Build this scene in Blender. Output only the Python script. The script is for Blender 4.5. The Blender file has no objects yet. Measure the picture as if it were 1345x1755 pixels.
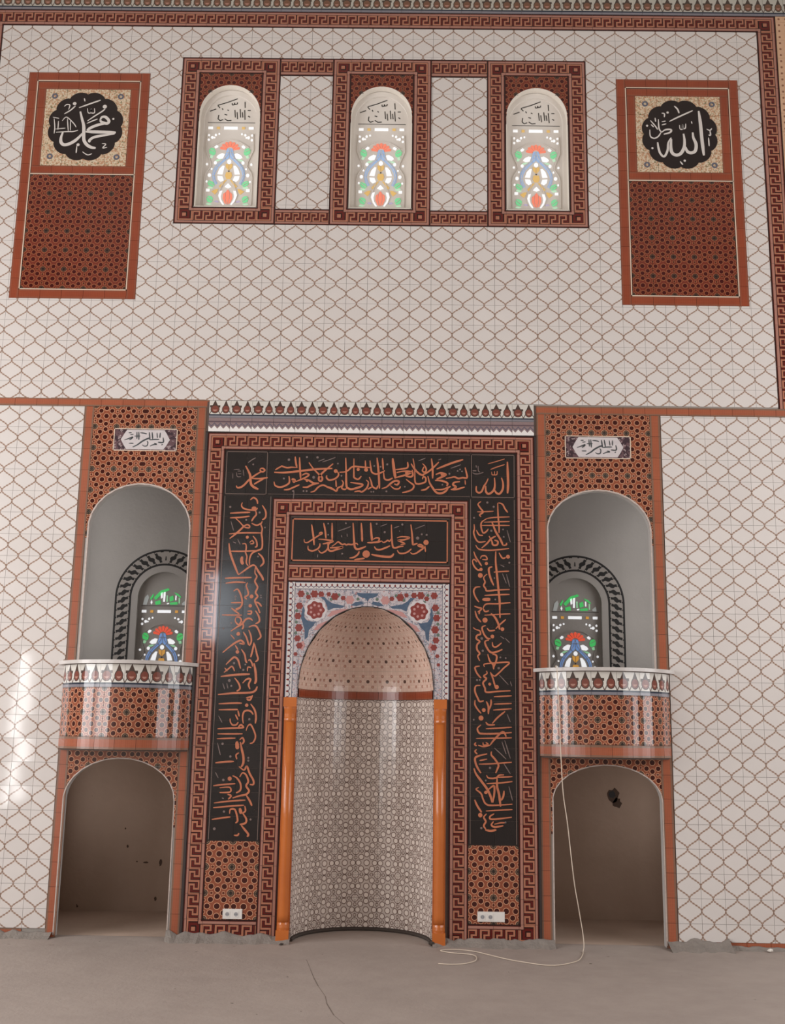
import bpy, bmesh, math, random
from mathutils import Vector, Matrix
C = bpy.context.collection
S = bpy.context.scene
PI = math.pi
rnd = random.Random(7)

# ------------------------------------------------------------------ camera
cd = bpy.data.cameras.new('camera')
cam = bpy.data.objects.new('camera', cd); C.objects.link(cam)
cd.sensor_fit = 'VERTICAL'; cd.sensor_height = 36.0; cd.lens = 1850.0/1755.0*36.0
cd.clip_end = 100
R_ = Vector((0.99985, 0.00692, 0.01587)); U_ = Vector((-0.01414, -0.20261, 0.97916)); F_ = Vector((-0.00999, 0.97923, 0.20249))
m = Matrix.Identity(4)
for i in range(3):
    m[i][0], m[i][1], m[i][2] = R_[i], U_[i], -F_[i]
m.translation = Vector((0.2904, -9.54994, 1.70132))
cam.matrix_world = m
S.camera = cam

# ------------------------------------------------------------------ world, light, exposure
S.view_settings.view_transform = 'Standard'; S.view_settings.look = 'None'
S.view_settings.gamma = 1.0; S.view_settings.use_curve_mapping = False
S.view_settings.exposure = 0.0
W = bpy.data.worlds.new('world'); S.world = W; W.use_nodes = True
W.node_tree.nodes['Background'].inputs[0].default_value = (0.80, 0.88, 1.0, 1)
W.node_tree.nodes['Background'].inputs[1].default_value = 1.0
ROOM_X0, ROOM_X1, ROOM_Y0, ROOM_H = -7.2, 7.2, -13.5, 10.2

def daylight(name, loc, rot, w, h, power, col=(1.0, 0.99, 0.98)):
    l = bpy.data.lights.new(name, 'AREA'); l.shape = 'RECTANGLE'; l.size = w; l.size_y = h
    l.energy = power; l.color = col
    o = bpy.data.objects.new(name, l); C.objects.link(o); o.location = loc; o.rotation_euler = rot
    return o
# windows of the hall: (wall, centre along wall, sill, head, width)
WIN_LEFT = [(-2.6, 1.4, 6.2, 2.0), (-5.6, 1.4, 6.2, 2.0), (-8.6, 1.4, 6.2, 2.0), (-12.1, 0.3, 3.1, 0.8)]
WIN_RIGHT = [(-2.2, 1.4, 6.2, 2.0), (-4.9, 1.4, 6.2, 2.0), (-7.4, 1.4, 6.2, 2.0)]
WIN_REAR = [(-3.6, 3.6, 5.0, 0.7)]
LPOW = 36.5
for (yc, z0, z1, w) in WIN_LEFT:
    daylight('window_daylight', (ROOM_X0-0.02, yc, (z0+z1)/2), (PI/2, 0, -PI/2), w, z1-z0, LPOW*w*(z1-z0)*(.72 if w > 1 else 1.3))
for (yc, z0, z1, w) in WIN_RIGHT:
    daylight('window_daylight', (ROOM_X1+0.02, yc, (z0+z1)/2), (PI/2, 0, PI/2), w, z1-z0, LPOW*w*(z1-z0)*0.38)
for (xc, z0, z1, w) in WIN_REAR:
    daylight('window_daylight', (xc, ROOM_Y0-0.02, (z0+z1)/2), (PI/2, 0, 0), w, z1-z0, LPOW*w*(z1-z0)*0.75, (0.85, 0.92, 1.0))
# fill lamps added inside the closed pulpit alcoves to brighten them
for sx in (-1, 1):
    for (z0, z1, pw) in ((2.2, 4.2, 9.0), (.75, 1.4, 2.6)):
        daylight('alcove_fill', (sx*3.0-.02, .66, (z0+z1)/2), (PI/2, 0, -PI/2*sx*-1), .8, z1-z0, pw)

# ------------------------------------------------------------------ helpers: objects
def tag(o, label=None, cat=None, group=None, kind=None):
    if label: o['label'] = label
    if cat: o['category'] = cat
    if group: o['group'] = group
    if kind: o['kind'] = kind
    return o
WL = {}
def link(o, parent=None, loc=(0, 0, 0)):
    C.objects.link(o)
    L = Vector(loc)
    if parent is not None:
        o.parent = parent; o.location = L - WL[parent.name]
    else:
        o.location = L
    WL[o.name] = L
    return o
def empty(name, loc=(0, 0, 0), parent=None):
    o = bpy.data.objects.new(name, None); o.empty_display_size = 0.1
    return link(o, parent, loc)
def meshobj(name, verts, faces, mats, parent=None, loc=(0, 0, 0), uvs=None, mi=None, smooth=False):
    me = bpy.data.meshes.new(name)
    L = Vector(loc)
    me.from_pydata([Vector(v)-L for v in verts], [], faces)
    for mm in (mats if isinstance(mats, (list, tuple)) else [mats]): me.materials.append(mm)
    if uvs is not None:
        ul = me.uv_layers.new(name='UVMap')
        for p in me.polygons:
            for li in p.loop_indices: ul.data[li].uv = uvs[me.loops[li].vertex_index]
    if mi is not None:
        for p, k in zip(me.polygons, mi): p.material_index = k
    if smooth:
        for p in me.polygons: p.use_smooth = True
    me.update()
    o = bpy.data.objects.new(name, me)
    return link(o, parent, loc)
class MB:
    def __init__(s): s.v = []; s.f = []
    def add(s, vs, fs):
        b = len(s.v); s.v += [tuple(v) for v in vs]; s.f += [tuple(b+i for i in f) for f in fs]
    def box(s, x0, x1, y0, y1, z0, z1):
        s.add([(x, y, z) for x in (x0, x1) for y in (y0, y1) for z in (z0, z1)],
              [(0, 1, 3, 2), (4, 6, 7, 5), (0, 4, 5, 1), (2, 3, 7, 6), (0, 2, 6, 4), (1, 5, 7, 3)])
        return s
    def prism(s, pts, y0, y1):   # polygon in x,z extruded in y
        n = len(pts)
        s.add([(x, y0, z) for x, z in pts]+[(x, y1, z) for x, z in pts],
              [tuple(range(n)), tuple(range(2*n-1, n-1, -1))]+[(i, i+n, (i+1) % n+n, (i+1) % n) for i in range(n)])
        return s
    def tube(s, pts, r, n=8):
        P = [Vector(p) for p in pts]; rings = []
        for i, p in enumerate(P):
            d = (P[min(i+1, len(P)-1)]-P[max(i-1, 0)]).normalized()
            a = d.cross(Vector((0, 0, 1)) if abs(d.z) < .9 else Vector((1, 0, 0))).normalized(); b = d.cross(a)
            rings.append([p+(a*math.cos(2*PI*k/n)+b*math.sin(2*PI*k/n))*r for k in range(n)])
        vs = [v for rg in rings for v in rg]; fs = []
        for i in range(len(P)-1):
            for k in range(n): fs.append((i*n+k, i*n+(k+1) % n, (i+1)*n+(k+1) % n, (i+1)*n+k))
        fs.append(tuple(range(n-1, -1, -1))); fs.append(tuple((len(P)-1)*n+k for k in range(n)))
        s.add(vs, fs); return s
    def lathe(s, cx, cy, prof, n=24):
        vs = [(cx+r*math.cos(2*PI*k/n), cy+r*math.sin(2*PI*k/n), z) for r, z in prof for k in range(n)]
        fs = [(i*n+k, i*n+(k+1) % n, (i+1)*n+(k+1) % n, (i+1)*n+k) for i in range(len(prof)-1) for k in range(n)]
        fs.append(tuple(range(n-1, -1, -1))); fs.append(tuple((len(prof)-1)*n+k for k in range(n)))
        s.add(vs, fs); return s
    def build(s, name, mat, parent=None, loc=(0, 0, 0), smooth=False):
        return meshobj(name, s.v, s.f, mat, parent, loc, smooth=smooth)

# ------------------------------------------------------------------ helpers: node expressions
def lin(c):
    return tuple((x/255/12.92 if x/255 <= .04045 else ((x/255+.055)/1.055)**2.4) for x in c)+(1.0,)
class X:
    nt = None
    def __init__(s, sock): s.s = sock
    def _op(s, op, *o):
        n = X.nt.nodes.new('ShaderNodeMath'); n.operation = op
        for i, a in enumerate((s,)+o):
            if isinstance(a, X): X.nt.links.new(a.s, n.inputs[i])
            else: n.inputs[i].default_value = float(a)
        return X(n.outputs[0])
    def __add__(s, o): return s._op('ADD', o)
    __radd__ = __add__
    def __sub__(s, o): return s._op('SUBTRACT', o)
    def __rsub__(s, o): return (s*-1.0)+o
    def __mul__(s, o): return s._op('MULTIPLY', o)
    __rmul__ = __mul__
    def __truediv__(s, o): return s._op('DIVIDE', o)
    def abs(s): return s._op('ABSOLUTE')
    def min(s, o): return s._op('MINIMUM', o)
    def max(s, o): return s._op('MAXIMUM', o)
    def lt(s, o): return s._op('LESS_THAN', o)
    def gt(s, o): return s._op('GREATER_THAN', o)
    def sin(s): return s._op('SINE')
    def cos(s): return s._op('COSINE')
    def sqrt(s): return s._op('SQRT')
    def frac(s): return s._op('FRACT')
    def pp(s, o): return s._op('PINGPONG', o)
def mix(f, a, b):
    n = X.nt.nodes.new('ShaderNodeMix'); n.data_type = 'RGBA'
    if isinstance(f, X): X.nt.links.new(f.s, n.inputs[0])
    else: n.inputs[0].default_value = f
    for i, c in ((6, a), (7, b)):
        if isinstance(c, tuple): n.inputs[i].default_value = c
        else: X.nt.links.new(c, n.inputs[i])
    return n.outputs[2]
class Ctx:
    def __init__(s, nt):
        s.nt = nt
    def uv(s):
        n = s.nt.nodes.new('ShaderNodeTexCoord'); q = s.nt.nodes.new('ShaderNodeSeparateXYZ')
        s.nt.links.new(n.outputs['UV'], q.inputs[0]); return X(q.outputs[0]), X(q.outputs[1])
    def pos(s):
        n = s.nt.nodes.new('ShaderNodeNewGeometry'); q = s.nt.nodes.new('ShaderNodeSeparateXYZ')
        s.nt.links.new(n.outputs['Position'], q.inputs[0]); return X(q.outputs[0]), X(q.outputs[1]), X(q.outputs[2])
    def noise(s, scale, detail=3.0, rough=.55):
        g = s.nt.nodes.new('ShaderNodeNewGeometry'); n = s.nt.nodes.new('ShaderNodeTexNoise')
        n.inputs['Scale'].default_value = scale; n.inputs['Detail'].default_value = detail; n.inputs['Roughness'].default_value = rough
        s.nt.links.new(g.outputs['Position'], n.inputs['Vector']); return X(n.outputs[0])
    def rand(s):
        n = s.nt.nodes.new('ShaderNodeObjectInfo'); return X(n.outputs['Random'])
def mat(name, fn, rough=.5, spec=.5, vary=0.0, bump=None, bstr=.2, emit=None):
    mt = bpy.data.materials.new(name); mt.use_nodes = True
    nt = mt.node_tree; X.nt = nt; b = nt.nodes['Principled BSDF']
    c = Ctx(nt); col = fn(c) if callable(fn) else lin(fn)
    if vary:
        h = nt.nodes.new('ShaderNodeHueSaturation')
        v = c.rand()*vary+(1.0-vary/2)
        nt.links.new(v.s, h.inputs['Value'])
        if isinstance(col, tuple): h.inputs['Color'].default_value = col
        else: nt.links.new(col, h.inputs['Color'])
        col = h.outputs[0]
    if isinstance(col, tuple): b.inputs['Base Color'].default_value = col
    else: nt.links.new(col, b.inputs['Base Color'])
    b.inputs['Roughness'].default_value = rough; b.inputs['Specular IOR Level'].default_value = spec
    if bump:
        bn = nt.nodes.new('ShaderNodeBump'); bn.inputs['Strength'].default_value = bstr; bn.inputs['Distance'].default_value = .02
        hsock = bump(c); nt.links.new(hsock.s, bn.inputs['Height']); nt.links.new(bn.outputs[0], b.inputs['Normal'])
    if emit:
        b.inputs['Emission Color'].default_value = lin(emit[0]); b.inputs['Emission Strength'].default_value = emit[1]
    return mt

# ------------------------------------------------------------------ materials
GLAZE = .07
def f_lantern(c):
    u, v = c.uv(); p = (u-.5).abs(); w = (v-.5)*(2*PI)
    edge = (w.cos()+1.0)*.25
    sl = w.sin()*(.5*PI)
    d = (p-edge)/((sl*sl+1.0).sqrt())
    ripple = (v*(2*PI*13)).sin()*.011
    line = (d+ripple).abs().lt(.032)
    core = (d+ripple).abs().lt(.013)
    base = mix(c.noise(9, 2)*.8, lin((208, 200, 195)), lin((202, 194, 190)))
    a = mix(line, base, lin((168, 145, 131)))
    return mix(core, a, lin((138, 111, 97)))
M_lantern = mat('lantern_tile', f_lantern, GLAZE, vary=.05)

def f_girih(dot, bg, web, ros, small, k=1.0, wl=.026):
    def fn(c):
        u, v = c.uv()
        p = (u.frac()-.5).abs(); q = (v.frac()-.5).abs()      # rosette at the tile corner: fold so that it sits at (.5,.5)
        p = .5-p; q = .5-q
        a = p.max(q); b = p.min(q)                            # now rosette at 0,0 and the big dot at .5,.5
        def dist(x, y): return ((a-x)*(a-x)+(b-y)*(b-y)).sqrt()
        d0 = dist(0, 0)-.135*k
        d1 = dist(.25, .25)-.098*k
        d2 = dist(.5, .13)-.098*k
        d3 = dist(.5, .5)-.108*k
        d4 = dist(.275, 0)-.045
        dd = d1.min(d2).min(d3)
        allm = dd.min(d0).min(d4)
        e1 = dist(.25, .25); e2 = dist(.5, .13); e3 = dist(.5, .5); e0 = d0+.1
        col = mix(c.noise(30, 2), lin(bg), lin(tuple(x*.86 for x in bg)))
        col = mix(allm.lt(wl), col, lin(web))
        col = mix(d4.lt(0.004), col, lin(small))
        col = mix(d0.lt(.0), col, lin(ros))
        core = (d0+.05).abs().lt(.012)
        col = mix(core, col, lin(tuple(.5*(x+y) for x, y in zip(ros, web))))
        return mix(dd.lt(.0), col, lin(dot))
    return fn
M_girih = mat('girih_tile_red', f_girih((60, 20, 15), (144, 78, 55), (190, 138, 108), (54, 46, 40), (96, 42, 30)), GLAZE, vary=.08)
M_girih_shaded = mat('girih_tile_shaded', f_girih((64, 14, 12), (116, 48, 34), (152, 92, 62), (44, 34, 32), (78, 30, 22)), GLAZE, vary=.08)  # same star tile, the upper wall's dimmer light put into its colours
M_girih_white = mat('girih_tile_white', f_girih((218, 204, 194), (206, 190, 180), (112, 88, 80), (216, 202, 192), (206, 190, 180), 1.0, .034), .16, vary=.05)

def box2(x, y, x0, x1, y0, y1):
    return ((x-(x0+x1)/2).abs()-(x1-x0)/2).max((y-(y0+y1)/2).abs()-(y1-y0)/2)
def f_meander(c):
    u, v = c.uv(); x = (u*2.0).frac(); y = (v-.29)/.46     # two keys along one tile
    t = .078; ty = .085
    d = box2(x, y, -t, t, 0-ty, 1+ty).min(box2(x, y, 1-t, 1+t, 0-ty, 1+ty))
    d = d.min(box2(x, y, 0, .72, 1-ty, 1+ty)).min(box2(x, y, .72-t, .72+t, .5-ty, 1+ty))
    d = d.min(box2(x, y, .38-t, .72+t, .5-ty, .5+ty)).min(box2(x, y, .38-t, .38+t, 0-ty, .5+ty))
    d = d.min(box2(x, y, .38, 1, 0-ty, ty))
    tan = mix(c.noise(25, 2), lin((172, 112, 88)), lin((154, 98, 76)))
    col = mix((d-.055).lt(0), lin((88, 20, 16)), lin((38, 10, 8)))
    col = mix(d.lt(0), col, tan)
    pk = (v-.152).abs().lt(.062).max((v-.868).abs().lt(.052))
    col = mix(pk, col, lin((158, 112, 98)))
    blk = v.lt(.07).max(v.gt(.945)).max((v-.232).abs().lt(.016)).max((v-.802).abs().lt(.014))
    return mix(blk, col, lin((48, 20, 16)))
M_meander = mat('meander_tile', f_meander, GLAZE, vary=.08)

def f_mosaic(a, b, ek=.85):
    def fn(c):
        x, y, z = c.pos()
        n = c.noise(6, 3); col = mix(n, lin(a), lin(b))
        g = (z*90.0).frac().lt(.14).max((x*60.0).frac().lt(.10))
        u, v = c.uv()
        ed = (v-.5).abs().gt(.31)
        col = mix(g*.30, col, lin(tuple(min(255, t*1.25) for t in a)))
        return mix(ed*ek, col, lin((118, 92, 76)))
    return fn
M_mosaic = mat('mosaic_trim', f_mosaic((156, 86, 60), (136, 76, 54)), .22, vary=.10)
M_mosaic_deep = mat('mosaic_trim_deep', f_mosaic((142, 68, 42), (120, 54, 36), .25), .22, vary=.10)

def f_tulip(bgc, body, rim):
    def fn(c):
        u, v = c.uv(); x = u.frac()
        def palm(x, uc, s):
            a = ((x-uc).abs())/s
            e = (a/.195)*(a/.195)+((v-.50)/.23)*((v-.50)/.23)
            sp = a-(.99-v)*.40
            sp = sp.max((.60-v)*.5)
            wing = (a-.225).max((v-.66).abs()-.05)
            return (e-1.0)*.09, sp, wing
        e1, s1, w1 = palm(x, .27, 1.0); e2, s2, w2 = palm(x, .77, .84)
        d = e1.min(s1).min(w1).min(e2).min(s2)
        col = lin(bgc)
        legs = ((x*2.0-.04).frac()-.5).abs()
        col = mix((legs-.5+(v-.2)*.9).abs().lt(.05).min(v.lt(.45)).min(v.gt(.2)), col, lin((104, 90, 84)))
        col = mix(d.lt(.014), col, lin(rim))
        inner = e1.min(e2)
        col = mix((inner+.022).lt(0), col, lin(body))
        col = mix((inner+.064).lt(0).min(v.lt(.47)), col, lin((164, 120, 106)))
        col = mix(v.lt(.19), col, lin((122, 118, 124)))
        return mix((v-.165).abs().lt(.04), col, lin((44, 50, 62)))
    return fn
M_tulip = mat('tulip_crest_tile', f_tulip((200, 194, 186), (116, 64, 54), (72, 56, 50)), GLAZE, vary=.05)
M_tulip_dark = mat('tulip_crest_tile_upper', f_tulip((176, 170, 160), (112, 78, 60), (70, 58, 50)), GLAZE, vary=.05)
def f_scallop(c):
    u, v = c.uv(); x = ((u*3.6).frac()-.5).abs()
    col = mix(c.noise(60, 2), lin((146, 120, 116)), lin((118, 104, 108)))
    col = mix((v-.72).abs().lt(.05), col, lin((96, 78, 84)))
    edge = .20+x*.46
    col = mix((v-edge-.18).abs().lt(.05), col, lin((96, 88, 100)))
    return mix((edge-v).gt(0), col, lin((222, 216, 212)))
M_scallop = mat('scallop_band_tile', f_scallop, GLAZE, vary=.05)
def f_black(c):
    return mix(c.noise(14, 3), lin((28, 24, 24)), lin((38, 32, 31)))
M_black = mat('black_glazed_tile', f_black, .14, vary=.25)
M_medal = mat('black_medallion', (30, 20, 20), .25)
def f_floral(c):
    n1 = c.noise(75, 2, .5); n2 = c.noise(52, 3, .6)
    col = mix(n1.gt(.54), lin((200, 178, 150)), lin((178, 132, 102)))
    col = mix(n2.gt(.60), col, lin((124, 118, 88)))
    return mix(n1.lt(.40), col, lin((206, 190, 168)))
M_floral = mat('beige_floral_tile', f_floral, .2, vary=.05)
M_bluegrey = mat('grey_blue_print', (92, 92, 104), .3)
def f_dome(c):
    u, v = c.uv(); p = u.frac(); q = v.frac()
    def dot(x, y, r): return ((p-x)*(p-x)+(q-y)*(q-y)).sqrt()-r
    col = mix(c.noise(18, 3), lin((210, 180, 164)), lin((196, 166, 152)))
    gx = (p*4.0).frac(); gy = (q*4.0).frac()
    g = (gx-.5).abs().gt(.44).max((gy-.5).abs().gt(.44))
    col = mix(g*.6, col, lin((226, 204, 186)))
    d = dot(.25, .24, .06).min(dot(.75, .24, .06)).min(dot(.25, .76, .06)).min(dot(.75, .76, .06)).min(dot(.12, .5, .05)).min(dot(.88, .5, .05))
    r = d.abs().lt(.016)
    col = mix(d.lt(0), col, lin((186, 142, 124)))
    col = mix(r, col, lin((156, 116, 102)))
    k = dot(.5, .5, .085)
    return mix(k.lt(0), col, lin((86, 62, 54)))
M_dome = mat('dome_tile', f_dome, .2, vary=.05)
def f_edging(c):
    u, v = c.uv(); x = ((u*4.0).frac()-.5).abs()
    col = lin((196, 188, 184))
    col = mix((v-.26-x*.5).abs().lt(.07), col, lin((98, 88, 104)))
    d = (x-.5+0).abs()+((v-.62)*.9).abs()
    col = mix(d.lt(.20), col, lin((110, 38, 38)))
    return mix(v.gt(.9).max(v.lt(.06)), col, lin((86, 90, 112)))
M_edging = mat('edging_tile', f_edging, GLAZE, vary=.05)
def f_flowerbg(c):
    n = c.noise(34, 2, .5); col = mix(c.noise(20, 2), lin((190, 180, 180)), lin((170, 158, 162)))
    col = mix((n-.47).abs().lt(.022), col, lin((104, 112, 126)))
    return mix(c.noise(48, 2, .5).gt(.64), col, lin((158, 112, 110)))
M_flower_tile = mat('flower_print_tile', f_flowerbg, .17, vary=.04)
M_white_tile = mat('white_spandrel_tile', lambda c: mix(c.noise(20, 2), lin((206, 198, 196)), lin((186, 176, 178))), GLAZE, vary=.04)
def f_sidewall(c):
    u, v = c.uv(); p = ((u*3.0).frac()-.5); q = ((v*3.0).frac()-.5)
    d = (p*p+q*q).sqrt()
    col = mix(c.noise(30, 2), lin((206, 168, 138)), lin((192, 152, 122)))
    return mix(d.lt(.17), col, lin((134, 92, 70)))
M_sidewall = mat('beige_dotted_tile', f_sidewall, .2, vary=.05)
M_grout = mat('grout', lambda c: mix(c.noise(25), lin((150, 142, 134)), lin((132, 124, 118))), .9)
M_grout_dark = mat('dark_grout', lambda c: mix(c.noise(25), lin((92, 76, 68)), lin((76, 62, 56))), .9)
M_profile = mat('dark_edge_profile', (52, 42, 40), .4)
M_whiteedge = mat('white_arch_edge', lambda c: mix(c.noise(40), lin((196, 184, 176)), lin((160, 140, 130))), .5)
M_plaster = mat('grey_plaster', lambda c: mix(c.noise(2.2, 5), lin((184, 178, 173)), lin((162, 156, 152))), .85, bump=lambda c: c.noise(30, 4), bstr=.12)
def f_rawplaster(c):
    n = c.noise(1.6, 5); col = mix(n, lin((190, 166, 150)), lin((160, 138, 122)))
    s = c.noise(7, 4, .6)
    return mix(s.gt(.76), col, lin((74, 58, 50)))
M_raw = mat('raw_plaster', f_rawplaster, .9, bump=lambda c: c.noise(18, 4), bstr=.2)
M_windowplaster = mat('white_window_plaster', lambda c: mix(c.noise(5, 3), lin((228, 221, 213)), lin((214, 206, 198))), .8)
M_reveal = mat('cream_reveal_plaster', (224, 216, 205), .8)
def f_floor(c):
    n = c.noise(1.1, 6, .6); col = mix(n, lin((166, 152, 143)), lin((134, 121, 114)))
    n2 = c.noise(5, 5, .65)
    col = mix((n2-.35)*.9, col, lin((172, 159, 150)))
    s = c.noise(11, 3, .5)
    return mix(s.gt(.735), col, lin((84, 72, 64)))
M_floor = mat('screed_floor', f_floor, .75, bump=lambda c: c.noise(9, 6, .7), bstr=.35)
M_mortar = mat('mortar', lambda c: mix(c.noise(8, 5, .7), lin((148, 138, 130)), lin((108, 100, 94))), .95, bump=lambda c: c.noise(40, 4), bstr=.5)
M_shade_crumb = mat('gap_shade_crumb_dark', (64, 54, 48), .9)
M_hairline = mat('hairline_crack', (112, 98, 90), .9)
M_hall = mat('hall_wall_paint', lambda c: mix(c.noise(1.5), lin((190, 184, 176)), lin((180, 174, 166))), .85)
M_orange = mat('orange_marble', lambda c: mix(c.noise(5, 4), lin((196, 110, 50)), lin((172, 90, 40))), .2)
M_ledge = mat('grey_stone_ledge', lambda c: mix(c.noise(9, 3), lin((196, 188, 182)), lin((176, 168, 164))), .25)
M_cable = mat('white_cable', (206, 190, 172), .5)
M_socket = mat('white_socket_plastic', (214, 208, 202), .35)
M_socket_in = mat('grey_socket_insert', (150, 148, 150), .4)
M_hole = mat('socket_hole', (40, 38, 40), .6)
M_letter = mat('orange_lettering', lambda c: mix(c.noise(12, 2), lin((196, 118, 82)), lin((162, 94, 72))), .25)
M_letter_dim = mat('dim_lettering', lambda c: mix(c.noise(40, 2), lin((128, 112, 108)), lin((96, 76, 72))), .3)
M_letter_white = mat('white_lettering', (206, 198, 192), .3)
M_letter_ink = mat('dark_ink_lettering', (62, 64, 66), .4)
M_line = mat('thin_pale_line', (112, 92, 84), .4)
M_whiteline = mat('white_inlay_line', (206, 184, 164), .4)
M_chain = mat('black_painted_band', (26, 22, 22), .6)
M_chainlink = mat('grey_painted_links', (166, 158, 152), .8)
M_red = mat('red_print', lambda c: mix(c.noise(40, 2), lin((112, 42, 40)), lin((138, 66, 60))), .2)
M_soot = mat('soot_stain', (84, 66, 56), .9)
M_blue = mat('blue_print', lambda c: mix(c.noise(40, 2), lin((58, 76, 98)), lin((84, 98, 116))), .2)
M_pinkprint = mat('pink_print', (176, 128, 124), .25)
M_green_print = mat('green_print', (92, 104, 92), .25)
GLU = {}
def glass(name, col, st): return mat(name, col, .2, emit=(col, st))  # emission stands in for daylight coming through the panes
GL = {'W': glass('white_glass', (250, 252, 255), .55), 'R': glass('red_glass', (222, 84, 58), .55), 'B': glass('blue_glass', (112, 146, 200), .5),
      'G': glass('green_glass', (70, 190, 100), .5), 'Y': glass('gold_glass', (206, 150, 66), .5), 'V': glass('violet_glass', (150, 140, 190), .45),
      'L': glass('pale_green_glass', (150, 206, 160), .45), 'K': mat('dark_gap', (60, 56, 52), .6), 'C': glass('grey_glass', (176, 180, 178), .3)}

for k_, c_ in (('W', (248, 250, 252)), ('R', (228, 128, 104)), ('B', (146, 172, 208)), ('G', (120, 204, 148)), ('Y', (206, 170, 104)), ('V', (170, 160, 186)), ('L', (180, 216, 186)), ('C', (186, 188, 186))):
    GLU[k_] = glass('pale_backlit_glass_'+k_.lower(), c_, .42)  # upper windows: sunlit haze put into paler glass colours
GLU['K'] = GL['K']

# ------------------------------------------------------------------ tiles
TH = .006
_share = {}
def tile_geo(rects, cell, uvf, M, lower=None, nu=1, nv=1, gap=.0012, th=TH):
    """front faces + skirts of one tile; rects in wall coordinates (u,v); M(u,v,d) -> point"""
    vs, fs, uv = [], [], []
    cu0, cu1, cv0, cv1 = cell
    def V(u, v, d):
        vs.append(M(u, v, d)); uv.append(uvf((u-cu0)/(cu1-cu0), (v-cv0)/(cv1-cv0))); return len(vs)-1
    for (a0, a1, b0, b1) in rects:
        if a1-a0 < 2.5*gap or b1-b0 < 2.5*gap: continue
        a0 += gap; a1 -= gap; b0 += gap; b1 -= gap
        if lower is None:
            us = [a0+(a1-a0)*i/nu for i in range(nu+1)]
            lo = [(b0, b0)]*nu
        else:
            n = 10; us = [a0+(a1-a0)*i/n for i in range(n+1)]
            for e in lower.breaks:
                if a0 < e < a1: us.append(e)
            us = sorted(us)
            lo = [(max(b0, lower(us[i]+1e-6)), max(b0, lower(us[i+1]-1e-6))) for i in range(len(us)-1)]
        last = None
        for i in range(len(us)-1):
            la, lb = lo[i]
            if la >= b1-1e-4 and lb >= b1-1e-4: continue
            la = min(la, b1-1e-4); lb = min(lb, b1-1e-4)
            g = []
            for j in range(nv+1):
                g.append((V(us[i], la+(b1-la)*j/nv, th), V(us[i+1], lb+(b1-lb)*j/nv, th)))
            for j in range(nv): fs.append((g[j][0], g[j][1], g[j+1][1], g[j+1][0]))
            p = V(us[i], la, 0); q = V(us[i+1], lb, 0); r = V(us[i+1], b1, 0); s = V(us[i], b1, 0)
            fs.append((p, q, g[0][1], g[0][0])); fs.append((g[nv][0], g[nv][1], r, s))
            if last is None or last != i-1: fs.append((s, g[nv][0], *[g[j][0] for j in range(nv-1, -1, -1)], p))
            nxt = i+1
            if nxt >= len(us)-1 or (lo[nxt][0] >= b1-1e-4 and lo[nxt][1] >= b1-1e-4):
                fs.append((q, *[g[j][1] for j in range(nv+1)], r))
            last = i
    return vs, fs, uv
def subtract(rect, hole):
    a0, a1, b0, b1 = rect; h0, h1, k0, k1 = hole
    if h1 <= a0 or h0 >= a1 or k1 <= b0 or k0 >= b1: return [rect]
    out = []
    if h0 > a0: out.append((a0, h0, b0, b1))
    if h1 < a1: out.append((h1, a1, b0, b1))
    m0, m1 = max(a0, h0), min(a1, h1)
    if k0 > b0: out.append((m0, m1, b0, k0))
    if k1 < b1: out.append((m0, m1, k1, b1))
    return out
UV0 = lambda u, v: (u, v)
def flat(y): return lambda u, v, d: (u, y-d, v)
def specs(u0, u1, v0, v1, pu, pv, ou, ov, holes=()):
    out = []
    for i in range(math.floor((u0-ou)/pu+1e-6), math.ceil((u1-ou)/pu-1e-6)):
        for j in range(math.floor((v0-ov)/pv+1e-6), math.ceil((v1-ov)/pv-1e-6)):
            cell = (ou+i*pu, ou+(i+1)*pu, ov+j*pv, ov+(j+1)*pv)
            r = (max(u0, cell[0]), min(u1, cell[1]), max(v0, cell[2]), min(v1, cell[3]))
            if r[1]-r[0] < .004 or r[3]-r[2] < .004: continue
            rects = [r]
            for h in holes: rects = [q for x in rects for q in subtract(x, h)]
            rects = [q for q in rects if q[1]-q[0] > .003 and q[3]-q[2] > .003]
            if rects: out.append((rects, cell))
    return out
def place_tile(parent, mt, rects, cell, y=None, M=None, uvf=UV0, uvkey='', lower=None, nu=1, nv=1, name='tile', tilt=.0035):
    if M is None and lower is None and len(rects) == 1:
        r = rects[0]; k = (mt.name, uvkey)+tuple(round(q, 4) for q in (r[1]-r[0], r[3]-r[2], r[0]-cell[0], r[2]-cell[2], cell[1]-cell[0], cell[3]-cell[2]))
        uc, vc = (r[0]+r[1])/2, (r[2]+r[3])/2
        me = _share.get(k)
        if me is None:
            vs, fs, uv = tile_geo(rects, cell, uvf, flat(0))
            if not fs: return None
            o = meshobj(name, [(a-uc, b, c-vc) for a, b, c in vs], fs, mt, parent, (0, 0, 0), uv)
            # mesh is stored about its own centre
            me = o.data
            _share[k] = me
            o.location = Vector((uc, y, vc))-WL[parent.name]
        else:
            o = bpy.data.objects.new(name, me); link(o, parent, (uc, y, vc))
        WL[o.name] = Vector((uc, y, vc))
        o.rotation_euler = (rnd.uniform(-tilt, tilt), 0, rnd.uniform(-tilt, tilt))
        return o
    vs, fs, uv = tile_geo(rects, cell, uvf, M or flat(y), lower, nu, nv)
    if not fs: return None
    c = sum((Vector(v) for v in vs), Vector())/len(vs)
    o = meshobj(name, vs, fs, mt, parent, c, uv)
    if M is None: o.rotation_euler = (rnd.uniform(-tilt, tilt)*.6, 0, rnd.uniform(-tilt, tilt)*.6)
    return o
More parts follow.
